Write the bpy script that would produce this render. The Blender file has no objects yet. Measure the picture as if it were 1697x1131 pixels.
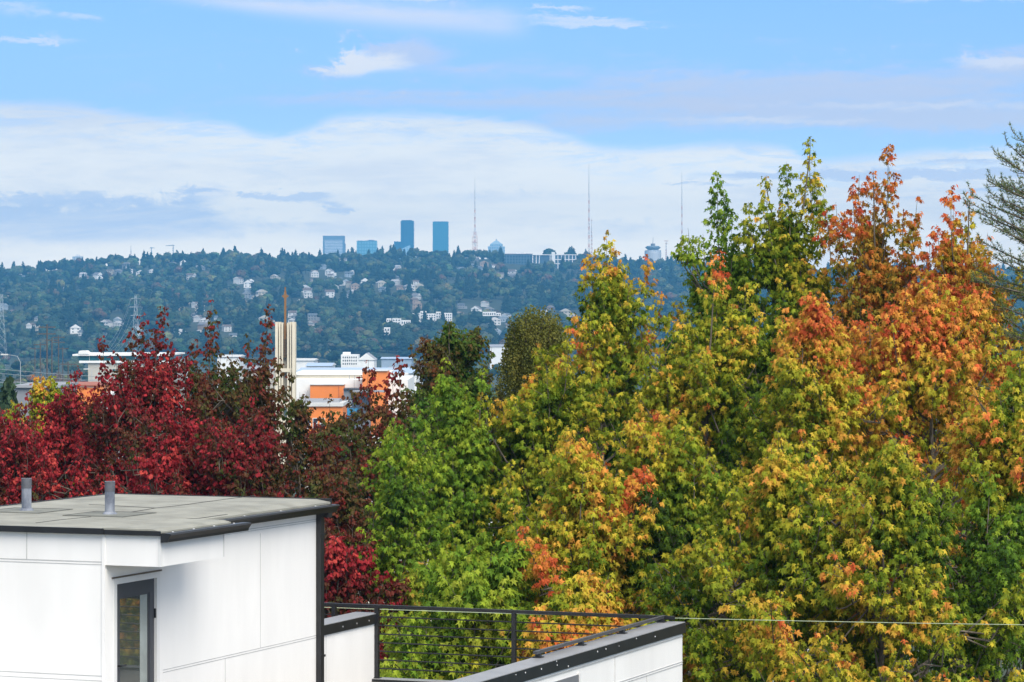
import bpy, math, random
import numpy as np
from mathutils import Vector, Matrix
SC = bpy.context.scene
COL = SC.collection
random.seed(7)
R0 = np.random.default_rng(11)
rad = math.radians
# ------------------------------------------------------------------ camera, light, sky
# z = 0 is the height of the camera; the photograph is 1697 x 1131, its horizon on row 510
F, CX, HY, WPX = 5200.0, 848.5, 510.0, 1697.0
cd = bpy.data.cameras.new("camera")
cam = bpy.data.objects.new("camera", cd); COL.objects.link(cam)
cd.sensor_width = 36.0; cd.lens = 36.0 * F / WPX
cd.shift_y = -(565.5 - HY) / WPX
cd.clip_start = 0.5; cd.clip_end = 40000
cam.location = (0, 0, 0); cam.rotation_euler = (rad(90), 0, 0)
SC.camera = cam
SC.view_settings.view_transform = 'Standard'; SC.view_settings.look = 'None'
SC.view_settings.exposure = 1.0; SC.view_settings.gamma = 1.0
SC.render.engine = 'CYCLES'
try:
    SC.cycles.use_denoising = True
    SC.cycles.denoiser = 'OPENIMAGEDENOISE'
    SC.cycles.denoising_input_passes = 'RGB_ALBEDO_NORMAL'
    SC.cycles.max_bounces = 6; SC.cycles.diffuse_bounces = 3; SC.cycles.glossy_bounces = 3
    SC.cycles.transmission_bounces = 4; SC.cycles.volume_bounces = 0
    SC.cycles.sample_clamp_indirect = 4
    SC.cycles.use_adaptive_sampling = True; SC.cycles.adaptive_threshold = 0.012
except Exception:
    pass
SUN_AZ = Vector((0.44, -0.9, 0)).normalized()      # towards the sun: behind the camera, a little right
SUN_EL = rad(46)
sl = bpy.data.lights.new("sun", 'SUN'); sun = bpy.data.objects.new("sun", sl); COL.objects.link(sun)
sl.energy = 2.35; sl.angle = rad(44); sl.color = (1.0, 0.93, 0.83)
sd = Vector((SUN_AZ.x * math.cos(SUN_EL), SUN_AZ.y * math.cos(SUN_EL), math.sin(SUN_EL)))
sun.rotation_euler = sd.to_track_quat('Z', 'Y').to_euler()

W = bpy.data.worlds.new("World"); SC.world = W; W.use_nodes = True
class NX:
    """tiny expression builder over math nodes"""
    def __init__(s, nt, out): s.nt, s.o = nt, out
    def _m(s, op, *a, clamp=False):
        n = s.nt.nodes.new('ShaderNodeMath'); n.operation = op; n.use_clamp = clamp
        for i, v in enumerate(a):
            if isinstance(v, NX): s.nt.links.new(v.o, n.inputs[i])
            else: n.inputs[i].default_value = v
        return NX(s.nt, n.outputs[0])
    def __add__(s, b): return s._m('ADD', s, b)
    __radd__ = __add__
    def __mul__(s, b): return s._m('MULTIPLY', s, b)
    __rmul__ = __mul__
    def __sub__(s, b): return s._m('SUBTRACT', s, b)
    def __rsub__(s, b): return s._m('SUBTRACT', b, s)
    def __truediv__(s, b): return s._m('DIVIDE', s, b)
    def sq(s): return s._m('MULTIPLY', s, s)
    def exp(s): return s._m('EXPONENT', s)
    def mx(s, b): return s._m('MAXIMUM', s, b)
    def mn(s, b): return s._m('MINIMUM', s, b)
    def clamp(s): return s._m('ADD', s, 0.0, clamp=True)
    def step(s, a, b):
        n = s.nt.nodes.new('ShaderNodeMapRange'); n.interpolation_type = 'SMOOTHSTEP'
        s.nt.links.new(s.o, n.inputs[0]); n.inputs[1].default_value = a; n.inputs[2].default_value = b
        return NX(s.nt, n.outputs[0])
def build_sky():
    nt = W.node_tree; N = nt.nodes; L = nt.links
    bg = N['Background']; bg.inputs[1].default_value = 1.0
    tc = N.new('ShaderNodeTexCoord')
    sep = N.new('ShaderNodeSeparateXYZ'); L.new(tc.outputs['Generated'], sep.inputs[0])
    x, y, z = (NX(nt, sep.outputs[i]) for i in range(3))
    u = x * F + CX          # direction cosines, in the unit of the photograph's columns / rows
    v = HY - z * F
    def comb(a, b, c):
        n = N.new('ShaderNodeCombineXYZ')
        for i, k in enumerate((a, b, c)):
            if isinstance(k, NX): L.new(k.o, n.inputs[i])
            else: n.inputs[i].default_value = k
        return n.outputs[0]
    def noise(vec, scale, det=5, rough=.55, dist=0):
        n = N.new('ShaderNodeTexNoise'); L.new(vec, n.inputs['Vector'])
        n.inputs['Scale'].default_value = scale; n.inputs['Detail'].default_value = det
        n.inputs['Roughness'].default_value = rough; n.inputs['Distortion'].default_value = dist
        return NX(nt, n.outputs[0])
    def mix(f, a, b):
        n = N.new('ShaderNodeMix'); n.data_type = 'RGBA'
        if isinstance(f, NX): L.new(f.o, n.inputs[0])
        else: n.inputs[0].default_value = f
        for i, k in ((6, a), (7, b)):
            if isinstance(k, tuple): n.inputs[i].default_value = (*k, 1)
            else: L.new(k, n.inputs[i])
        return n.outputs[2]
    # physical sky, sampled well above the hazy horizon band: the photograph's air is a clean blue
    zz = (z * 1.9 + 0.21).mx(0.2)
    nv = N.new('ShaderNodeVectorMath'); nv.operation = 'NORMALIZE'
    L.new(comb(x, y, zz), nv.inputs[0])
    sk = N.new('ShaderNodeTexSky'); sk.sky_type = 'NISHITA'; sk.sun_disc = False
    sk.sun_elevation = SUN_EL; sk.sun_rotation = math.atan2(SUN_AZ.x, SUN_AZ.y)
    L.new(nv.outputs[0], sk.inputs[0])
    sc = N.new('ShaderNodeVectorMath'); sc.operation = 'MULTIPLY'
    L.new(sk.outputs[0], sc.inputs[0]); sc.inputs[1].default_value = SKY_TINT
    base = sc.outputs[0]
    wide = comb(x * 26, y * 26, z * 150)          # stretched along the horizon
    n1 = noise(wide, .55, 8, .66, .4); n2 = noise(wide, 1.7, 8, .72, .6); n3 = noise(wide, .22, 3, .5, .3)
    tilt = comb(x * 20 + z * 30, y * 20, z * 210 - x * 26)
    n4 = noise(tilt, .8, 8, .68, .8)
    puff = comb(x * 60, y * 60, z * 95); n5 = noise(puff, 1.7, 9, .70, .5)
    a = (n1 - .5); b = (n2 - .5); c = (n4 - .5); e = (n5 - .5)
    uw = u + e * 160 + a * 120; vw = v + b * 26 + e * 34
    def blob(u0, v0, su, sv, warp=1):
        U, V_ = (uw, vw) if warp else (u, v + b * 14)
        return (((U - u0) / su).sq() + ((V_ - v0) / sv).sq()).mx(0) * -1
    def g(*k, **kw): return blob(*k, **kw).exp()
    def thr(k, lo, hi): return k.step(lo, hi)
    # thin lilac veils over the blue
    right = u.step(500, 1250); low = v.step(50, 170)
    base = mix(v.step(-60, 300) * .30, base, (.42, .47, .53))
    vs = (g(1480, 160, 300, 44) * 1.0 + g(1200, 135, 260, 24) * .55 + g(1000, 168, 380, 22) * .62 + g(1690, 104, 90, 24) * .9 + g(620, 165, 240, 15) * .5
          + g(1250, 196, 340, 18) * .6 + g(950, 212, 120, 14) * .6 + g(1560, 205, 220, 16) * .8 + g(770, 120, 150, 16) * .45)
    veil = thr(vs + c * 1.5 + a * 1.0 + b * .9, .10, 1.15) * .85 + (n3 + a).step(.5, .9) * right * low * .4 + .03
    col = mix(veil.clamp(), base, (.375, .405, .50))
    hi = thr(g(1480, 178, 300, 10) * .8 + g(1650, 108, 90, 12) * 1.0 + g(1180, 200, 160, 7) * .6 + g(1380, 205, 160, 6) * .6 + c * 1.4 + b * 1.1, .25, 1.0)
    col = mix((hi * .85).clamp(), col, (.46, .48, .54))
    # long contrail-like band across the top: from the upper left down to the right
    ln = v - (u - 250) * .066 + b * 16 + a * 10
    wid = 9 + u.step(250, 700) * 12
    band = ((ln / wid).sq() * -1).exp() * u.step(200, 460) * (1 - u.step(820, 900)) * (.85 + a * .8 + b * .8)
    col = mix((band * .95).clamp(), col, (.43, .46, .54))
    ws = (g(960, 32, 95, 6) + g(985, 42, 120, 4.5) + g(930, 16, 60, 4) * .9 + g(50, 74, 90, 5) * .9 + g(90, 70, 16, 14) * .45
            + g(140, 34, 45, 7) * .7 + g(35, 22, 50, 14) * .6 + g(1400, 92, 18, 12) * .4 + g(1600, 4, 260, 7) * .6 + g(700, 2, 90, 5) * .8)
    wisp = thr(ws + b * .9 + c * .5, .15, 1.0)
    col = mix((wisp * .75).clamp(), col, (.45, .48, .53))
    q = e * 1.5 + b * .7
    pg = thr(g(665, 80, 80, 20) + g(705, 100, 60, 18) * .8 + g(545, 122, 60, 18) * .7 + q * 1.3, .15, 1.1)
    col = mix((pg * .75).clamp(), col, (.37, .40, .50))
    pf = thr(g(590, 98, 40, 24) * 1.2 + g(655, 108, 46, 14) * .9 + g(560, 120, 44, 14) * .7 + q * 1.4, .25, 1.1)
    col = mix((pf * .95).clamp(), col, (.52, .52, .535))
    # the great white bank above the hill: its upper edge follows this curve
    fc = N.new('ShaderNodeFloatCurve'); un = (u / 1697).clamp(); L.new(un.o, fc.inputs[1]); cv = fc.mapping.curves[0]
    pts = [(0, 172), (130, 178), (260, 196), (380, 206), (440, 224), (505, 216), (560, 194), (700, 190), (850, 200), (930, 222), (1010, 246), (1200, 240), (1300, 246), (1345, 266), (1430, 262), (1560, 250), (1697, 248)]
    cv.points[0].location = (0, pts[0][1] / 400); cv.points[1].location = (1, pts[-1][1] / 400)
    for px_, py_ in pts[1:-1]: cv.points.new(px_ / 1697, py_ / 400)
    fc.mapping.update()
    d = v - NX(nt, fc.outputs[0]) * 400 + b * 34 + c * 30 + a * 14
    fringe = (1 - d.step(0, 90)) * thr(n2 + c * .8, .42, .66) * .62
    bank = d.step(-9, 12) * (1 - fringe)
    white = mix((n3 + a * .9 + b * .4).step(.36, .68), (.555, .565, .56), (.455, .48, .525))
    col = mix(bank.clamp(), col, white)
    # lilac undersides, heavier at the left, long bars at the right
    q = e * 1.3 + b * .6
    lw = (g(60, 372, 240, 34) * 1.0 + g(250, 372, 190, 26) * .75 + g(60, 330, 110, 10) * .8 + g(335, 318, 46, 13) * .95 + g(250, 345, 90, 16) * .7)
    l1 = thr(lw + q * 1.3, .16, .95) * (.88 + c * 1.6 + b)
    l2 = thr(g(500, 328, 70, 9) * 1.2 + g(562, 347, 34, 9) * 1.0 + g(415, 326, 30, 6) * .7 + q * .7, .3, .8)
    l3 = thr(g(1500, 291, 330, 9) * 1.2 + g(1600, 272, 150, 5) * .7 + g(1640, 318, 170, 6) * .8 + g(1110, 303, 44, 4) * .9 + g(1190, 309, 60, 5) * .7 + g(1290, 296, 90, 5) * .7 + g(1480, 330, 180, 5) * .5 + b * 1.0 + c * .6, .3, .9)
    l4 = thr(g(900, 328, 330, 11) * .6 + g(1120, 385, 260, 20) * .7 + g(520, 385, 300, 22) * .6 + a * 1.2 + e * .7, .2, 1.0) * .5
    col = mix((l1 + l2 * .8 + l3 * .9 + l4 * .75).clamp(), col, (.33, .39, .53))
    hl = thr(g(355, 326, 36, 9) * .9 + g(215, 318, 40, 6) * .9 + g(60, 318, 70, 7) * .8 + e * 2 + b, .45, 1.1)
    col = mix((hl * .6).clamp(), col, (.58, .58, .57))
    hor = v.step(395, 500)
    col = mix(hor * .35, col, (.50, .54, .63))
    gn = N.new('ShaderNodeVectorMath'); gn.operation = 'MULTIPLY'; L.new(col, gn.inputs[0])
    L.new(mix(v.step(150, 480), (1.0, 1.0, 1.0), (1.95, 1.68, 1.30)), gn.inputs[1]); col = gn.outputs[0]
    # over the rest of the dome: broken cloud
    up = z.step(.13, .3)
    gen = comb(x * 3, y * 3, z * 6)
    ng = noise(gen, 1.1, 6, .6, .3).step(.36, .56)
    col2 = mix(ng * .9, base, (.56, .54, .50))
    col = mix(up, col, col2)
    below = 1 - z.step(-.02, 0)
    col = mix(below, col, (.16, .17, .16))
    L.new(col, bg.inputs[0])
SKY_TINT = (.112, .140, .158)
build_sky()
SC.world.cycles.sampling_method = 'MANUAL'; SC.world.cycles.sample_map_resolution = 1024

# ------------------------------------------------------------------ helpers
def P(px, py, D): return Vector(((px - CX) / F * D, D, -(py - HY) / F * D))
def X(px, D): return (px - CX) / F * D
def Z(py, D): return -(py - HY) / F * D
def tag(o, label=None, cat=None, group=None, kind=None):
    if label: o['label'] = label
    if cat: o['category'] = cat
    if group: o['group'] = group
    if kind: o['kind'] = kind
    return o
def empty(name, loc=(0, 0, 0), rz=0, **k):
    o = bpy.data.objects.new(name, None); COL.objects.link(o); o.location = loc; o.rotation_euler = (0, 0, rz)
    o.empty_display_size = .2
    return tag(o, **k)
def npmesh(name, verts, loops, sizes, mats=(), midx=None, tint=None, smooth=False):
    me = bpy.data.meshes.new(name)
    verts = np.asarray(verts, np.float32); loops = np.asarray(loops, np.int32).ravel(); sizes = np.asarray(sizes, np.int32)
    me.vertices.add(len(verts)); me.vertices.foreach_set('co', verts.ravel())
    me.loops.add(len(loops)); me.loops.foreach_set('vertex_index', loops)
    me.polygons.add(len(sizes))
    st = np.zeros(len(sizes), np.int32); st[1:] = np.cumsum(sizes)[:-1]
    me.polygons.foreach_set('loop_start', st); me.polygons.foreach_set('loop_total', sizes)
    for m in mats: me.materials.append(m)
    if midx is not None: me.polygons.foreach_set('material_index', np.asarray(midx, np.int32))
    me.polygons.foreach_set('use_smooth', np.full(len(sizes), bool(smooth)))
    if tint is not None:
        at = me.attributes.new('tint', 'FLOAT_COLOR', 'FACE')
        c = np.ones((len(sizes), 4), np.float32); c[:, :3] = tint
        at.data.foreach_set('color', c.ravel())
    me.update(calc_edges=True)
    return me
def link(name, me, parent=None, loc=None, **k):
    o = bpy.data.objects.new(name, me); COL.objects.link(o)
    if parent: o.parent = parent
    if loc is not None: o.location = loc
    return tag(o, **k)
class MB:
    """collects boxes, prisms and tubes into one mesh"""
    def __init__(s): s.v, s.f, s.m = [], [], []
    def quad(s, pts, m=0):
        i = len(s.v); s.v += [tuple(p) for p in pts]; s.f.append(tuple(range(i, i + len(pts)))); s.m.append(m)
    def box(s, a, b, m=0, bev=0):
        x0, y0, z0 = (min(a[i], b[i]) for i in range(3)); x1, y1, z1 = (max(a[i], b[i]) for i in range(3))
        i = len(s.v)
        s.v += [(x0, y0, z0), (x1, y0, z0), (x1, y1, z0), (x0, y1, z0), (x0, y0, z1), (x1, y0, z1), (x1, y1, z1), (x0, y1, z1)]
        for q in ((0, 3, 2, 1), (4, 5, 6, 7), (0, 1, 5, 4), (1, 2, 6, 5), (2, 3, 7, 6), (3, 0, 4, 7)):
            s.f.append(tuple(i + k for k in q)); s.m.append(m)
        return s
    def prism(s, prof, p0, p1, up=(0, 0, 1), m=0):
        """profile (a, b) swept from p0 to p1: a along side, b along up"""
        p0, p1 = Vector(p0), Vector(p1); d = (p1 - p0).normalized(); u = Vector(up); sd_ = d.cross(u).normalized(); u = sd_.cross(d)
        i = len(s.v); n = len(prof)
        for p in (p0, p1):
            for a_, b_ in prof: s.v.append(tuple(p + sd_ * a_ + u * b_))
        for k in range(n):
            s.f.append((i + k, i + (k + 1) % n, i + n + (k + 1) % n, i + n + k)); s.m.append(m)
        s.f.append(tuple(i + n - 1 - k for k in range(n))); s.m.append(m)
        s.f.append(tuple(i + n + k for k in range(n))); s.m.append(m)
        return s
    def tube(s, pts, rr, n=6, m=0, cap=True):
        pts = [Vector(p) for p in pts]
        if not hasattr(rr, '__len__'): rr = [rr] * len(pts)
        i = len(s.v)
        for k, p in enumerate(pts):
            d = (pts[min(k + 1, len(pts) - 1)] - pts[max(k - 1, 0)]).normalized()
            r = d.cross(Vector((.13, .21, .97) if abs(d.z) < .95 else (1, 0, 0))).normalized(); t = d.cross(r)
            for j in range(n):
                a_ = 2 * math.pi * j / n
                s.v.append(tuple(p + (r * math.cos(a_) + t * math.sin(a_)) * rr[k]))
        for k in range(len(pts) - 1):
            for j in range(n):
                s.f.append((i + k * n + j, i + k * n + (j + 1) % n, i + (k + 1) * n + (j + 1) % n, i + (k + 1) * n + j)); s.m.append(m)
        if cap:
            s.f.append(tuple(i + j for j in range(n))); s.m.append(m)
            e = i + (len(pts) - 1) * n; s.f.append(tuple(e + n - 1 - j for j in range(n))); s.m.append(m)
        return s
    def mesh(s, name, mats, smooth=False):
        if not isinstance(mats, (list, tuple)): mats = [mats]
        me = npmesh(name, s.v, [k for f in s.f for k in f], [len(f) for f in s.f], mats, s.m, smooth=smooth)
        return me
    def build(s, name, mats, parent=None, loc=None, smooth=False, **k):
        return link(name, s.mesh(name, mats, smooth), parent, loc, **k)
def box(name, a, b, mat, parent=None, **k): return MB().box(a, b).build(name, mat, parent, **k)

_M = {}
def mat(name, col, rough=.7, var=.12, scale=6, metal=0, spec=.4, bump=0, col2=None, stretch=(1, 1, 1), det=5):
    if name in _M: return _M[name]
    m = bpy.data.materials.new(name); m.use_nodes = True; nt = m.node_tree; N = nt.nodes; L = nt.links
    b = N['Principled BSDF']; b.inputs['Roughness'].default_value = rough; b.inputs['Metallic'].default_value = metal
    b.inputs['Specular IOR Level'].default_value = spec
    tc = N.new('ShaderNodeTexCoord'); mp = N.new('ShaderNodeMapping'); L.new(tc.outputs['Object'], mp.inputs[0])
    mp.inputs['Scale'].default_value = stretch
    nz = N.new('ShaderNodeTexNoise'); L.new(mp.outputs[0], nz.inputs['Vector']); nz.inputs['Scale'].default_value = scale
    nz.inputs['Detail'].default_value = det; nz.inputs['Roughness'].default_value = .6
    cr = N.new('ShaderNodeValToRGB'); L.new(nz.outputs[0], cr.inputs[0])
    c2 = col2 or tuple(c * (1 + var) for c in col); c1 = col if col2 else tuple(c * (1 - var) for c in col)
    cr.color_ramp.elements[0].position = .36; cr.color_ramp.elements[0].color = (*c1, 1)
    cr.color_ramp.elements[1].position = .64; cr.color_ramp.elements[1].color = (*c2, 1)
    L.new(cr.outputs[0], b.inputs['Base Color'])
    if bump:
        n2 = N.new('ShaderNodeTexNoise'); L.new(mp.outputs[0], n2.inputs['Vector']); n2.inputs['Scale'].default_value = scale * 9; n2.inputs['Detail'].default_value = 3
        bp = N.new('ShaderNodeBump'); bp.inputs['Strength'].default_value = bump; bp.inputs['Distance'].default_value = .01
        L.new(n2.outputs[0], bp.inputs['Height']); L.new(bp.outputs[0], b.inputs['Normal'])
    _M[name] = m
    return m
def leaf_mat(name, rough=.5, trans=.32, spec=.4, boost=1.0):
    m = bpy.data.materials.new(name); m.use_nodes = True; nt = m.node_tree; N = nt.nodes; L = nt.links
    b = N['Principled BSDF']; b.inputs['Roughness'].default_value = .6; b.inputs['Specular IOR Level'].default_value = .14
    at = N.new('ShaderNodeAttribute'); at.attribute_name = 'tint'
    nz = N.new('ShaderNodeTexNoise'); tc = N.new('ShaderNodeTexCoord'); L.new(tc.outputs['Object'], nz.inputs['Vector']); nz.inputs['Scale'].default_value = 9
    mr = N.new('ShaderNodeMapRange'); L.new(nz.outputs[0], mr.inputs[0]); mr.inputs[1].default_value = .3; mr.inputs[2].default_value = .7
    mr.inputs[3].default_value = .85 * boost; mr.inputs[4].default_value = 1.15 * boost
    sc = N.new('ShaderNodeVectorMath'); sc.operation = 'SCALE'; L.new(at.outputs['Color'], sc.inputs[0]); L.new(mr.outputs[0], sc.inputs['Scale'])
    L.new(sc.outputs[0], b.inputs['Base Color'])
    t = N.new('ShaderNodeBsdfTranslucent'); L.new(sc.outputs[0], t.inputs['Color'])
    mx = N.new('ShaderNodeMixShader'); mx.inputs[0].default_value = trans
    L.new(b.outputs[0], mx.inputs[1]); L.new(t.outputs[0], mx.inputs[2]); L.new(mx.outputs[0], N['Material Output'].inputs[0])
    return m
M_LEAF = leaf_mat('maple_leaf'); M_FAR = leaf_mat('far_foliage', .8, 0, .1)
M_BARK = mat('bark', (.13, .11, .085), .9, .3, 14, bump=.5, stretch=(1, 1, .3))
M_WHITE = mat('white_panel', (.76, .747, .725), .55, .045, 1.3, spec=.3, stretch=(1, 1, .25), bump=.02)
M_WHITE2 = mat('white_trim', (.66, .655, .64), .55, .03, 2)
M_SEAM = mat('panel_joint', (.42, .42, .41), .8, .1, 5)
M_BLACK = mat('black_metal', (.012, .0125, .014), .42, .25, 5, spec=.5)
M_ROOF = mat('roof_membrane', (.27, .268, .23), .95, .2, 1.6, bump=.25, det=10)
M_ROOF2 = mat('roof_granule_dark', (.10, .10, .09), .95, .2, 30, bump=.6)
M_CAP = mat('coping_metal', (.33, .33, .33), .45, .1, 1.5, metal=.3, spec=.5)
M_PIPE = mat('aged_pipe', (.10, .115, .15), .6, .1, 7, col2=(.26, .28, .32), stretch=(1, 1, .5), det=8)
M_PIPETOP = mat('pipe_sleeve', (.085, .09, .105), .7, .15, 8)

# ------------------------------------------------------------------ terrain
def ridge(px):
    return np.interp(px, [-400, 0, 200, 400, 600, 800, 950, 1150, 1400, 2000], [41, 45, 58, 66, 68, 69, 63, 53, 45, 40])
def ground(x, y):
    x = np.asarray(x, float); y = np.asarray(y, float)
    px = x / np.maximum(y, 50) * F + CX
    H = ridge(px)
    z = np.interp(y, [-500, 90, 470, 900, 2600], [-14, -14, -24, -33, -47])
    t = np.clip((y - 2600) / 1900, 0, 1)
    z = z + (H + 47) * (t ** .92) * (y > 2600)
    w = np.clip((y - 2500) / 400, 0, 1) * np.clip((5200 - y) / 700, 0, 1)
    z = z + w * (3.2 * np.sin(x / 90 + y / 170) + 2.4 * np.sin(x / 37 - y / 71 + 1))
    dn = np.clip((y - 5000) / 2200, 0, 1)
    return z * (1 - dn) + (-40) * dn
def G(x, y): return float(ground(x, y))
def make_ground():
    ys = np.concatenate([np.linspace(-600, 600, 25), np.linspace(650, 2500, 30), np.linspace(2540, 5200, 110), np.linspace(5400, 16000, 24)])
    fx = np.linspace(-1, 1, 121)
    Y, FX = np.meshgrid(ys, fx, indexing='ij')
    Xg = FX * (900 + np.abs(Y) * .55)
    Zg = ground(Xg, Y)
    nv, nu = Y.shape
    V_ = np.stack([Xg, Y, Zg], -1).reshape(-1, 3)
    i = np.arange(nv * nu).reshape(nv, nu)
    q = np.stack([i[:-1, :-1], i[:-1, 1:], i[1:, 1:], i[1:, :-1]], -1).reshape(-1, 4)
    me = npmesh('ground', V_, q, np.full(len(q), 4), [mat('ground_cover', (.025, .040, .020), .95, .3, .02, col2=(.05, .06, .034), det=9)], smooth=True)
    link('ground', me, kind='structure')
make_ground()

# ------------------------------------------------------------------ foliage machinery
def unit(a): return a / np.maximum(np.linalg.norm(a, axis=-1, keepdims=True), 1e-9)
def _fold(pts): return np.array([(x, y, -.55 * abs(x) - .26 * y * y) for x, y in pts])
_h = [(.13, -.03), (.40, -.02), (.20, .24), (.48, .60), (.15, .50)]
MAPLE_V = _fold([(0, 0), (0, 1)] + _h + [(-a, b) for a, b in _h])
MAPLE_F = [[0, 2, 3, 4, 5, 6, 1], [0, 1, 11, 10, 9, 8, 7]]
_h = [(.34, .12), (.36, .55)]
LITE_V = _fold([(0, 0), (0, 1)] + _h + [(-a, b) for a, b in _h])
LITE_F = [[0, 2, 3, 1], [0, 1, 5, 4]]
def leaves_mesh(name, Pn, D, Nn, S, C, tmpl, mat_):
    TV, TF = tmpl
    D = unit(D); Nn = unit(Nn - (Nn * D).sum(-1, keepdims=True) * D); Xx = np.cross(D, Nn)
    T = TV[None, :, :]
    V_ = Pn[:, None] + S[:, None, None] * (T[..., 0:1] * Xx[:, None] + T[..., 1:2] * D[:, None] + T[..., 2:3] * Nn[:, None])
    nV, nL = TV.shape[0], len(Pn)
    off = (np.arange(nL) * nV)[:, None]
    lp = np.concatenate([off + np.array(f)[None] for f in TF], 1)
    sz = np.tile([len(f) for f in TF], nL)
    return npmesh(name, V_.reshape(-1, 3), lp, sz, [mat_], tint=np.repeat(C, len(TF), 0))
def noise3(p, s, seed):
    r = np.random.default_rng(seed); o = np.zeros(len(p))
    for k in range(5):
        a = unit(r.normal(size=3)) * (2 * math.pi / s) * (.6 + .35 * k); b = unit(r.normal(size=3)) * (2 * math.pi / s) * (.6 + .35 * k)
        o += np.sin(p @ a + r.uniform(0, 6)) * np.sin(p @ b + r.uniform(0, 6)) / (1 + .4 * k)
    return o * .6
def ramp(a, stops):
    xs = [s[0] for s in stops]
    return np.stack([np.interp(a, xs, [s[1][i] for s in stops]) for i in range(3)], -1)
AUTUMN = [(0, (.034, .070, .007)), (.22, (.10, .172, .010)), (.45, (.235, .275, .018)), (.6, (.45, .40, .03)), (.74, (.60, .36, .045)), (.9, (.64, .24, .05)), (1, (.55, .11, .035))]
AUTUMN_G = [(0, (.035, .080, .010)), (.35, (.125, .23, .018)), (.65, (.29, .37, .028)), (.9, (.36, .38, .045)), (1, (.42, .26, .04))]
RUST = [(0, (.055, .085, .012)), (.3, (.18, .18, .022)), (.5, (.38, .23, .03)), (.7, (.50, .18, .03)), (.87, (.50, .12, .03)), (1, (.44, .06, .025))]
CRIMSON = [(0, (.055, .07, .016)), (.25, (.085, .045, .018)), (.42, (.12, .028, .018)), (.6, (.19, .017, .022)), (.82, (.34, .023, .032)), (1, (.50, .07, .055))]
MAROON = [(0, (.05, .085, .015)), (.3, (.09, .07, .02)), (.55, (.13, .035, .02)), (.8, (.20, .022, .022)), (1, (.38, .03, .03))]
PLUM = [(0, (.045, .10, .014)), (.35, (.06, .06, .014)), (.6, (.085, .035, .014)), (1, (.15, .045, .018))]

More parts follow.
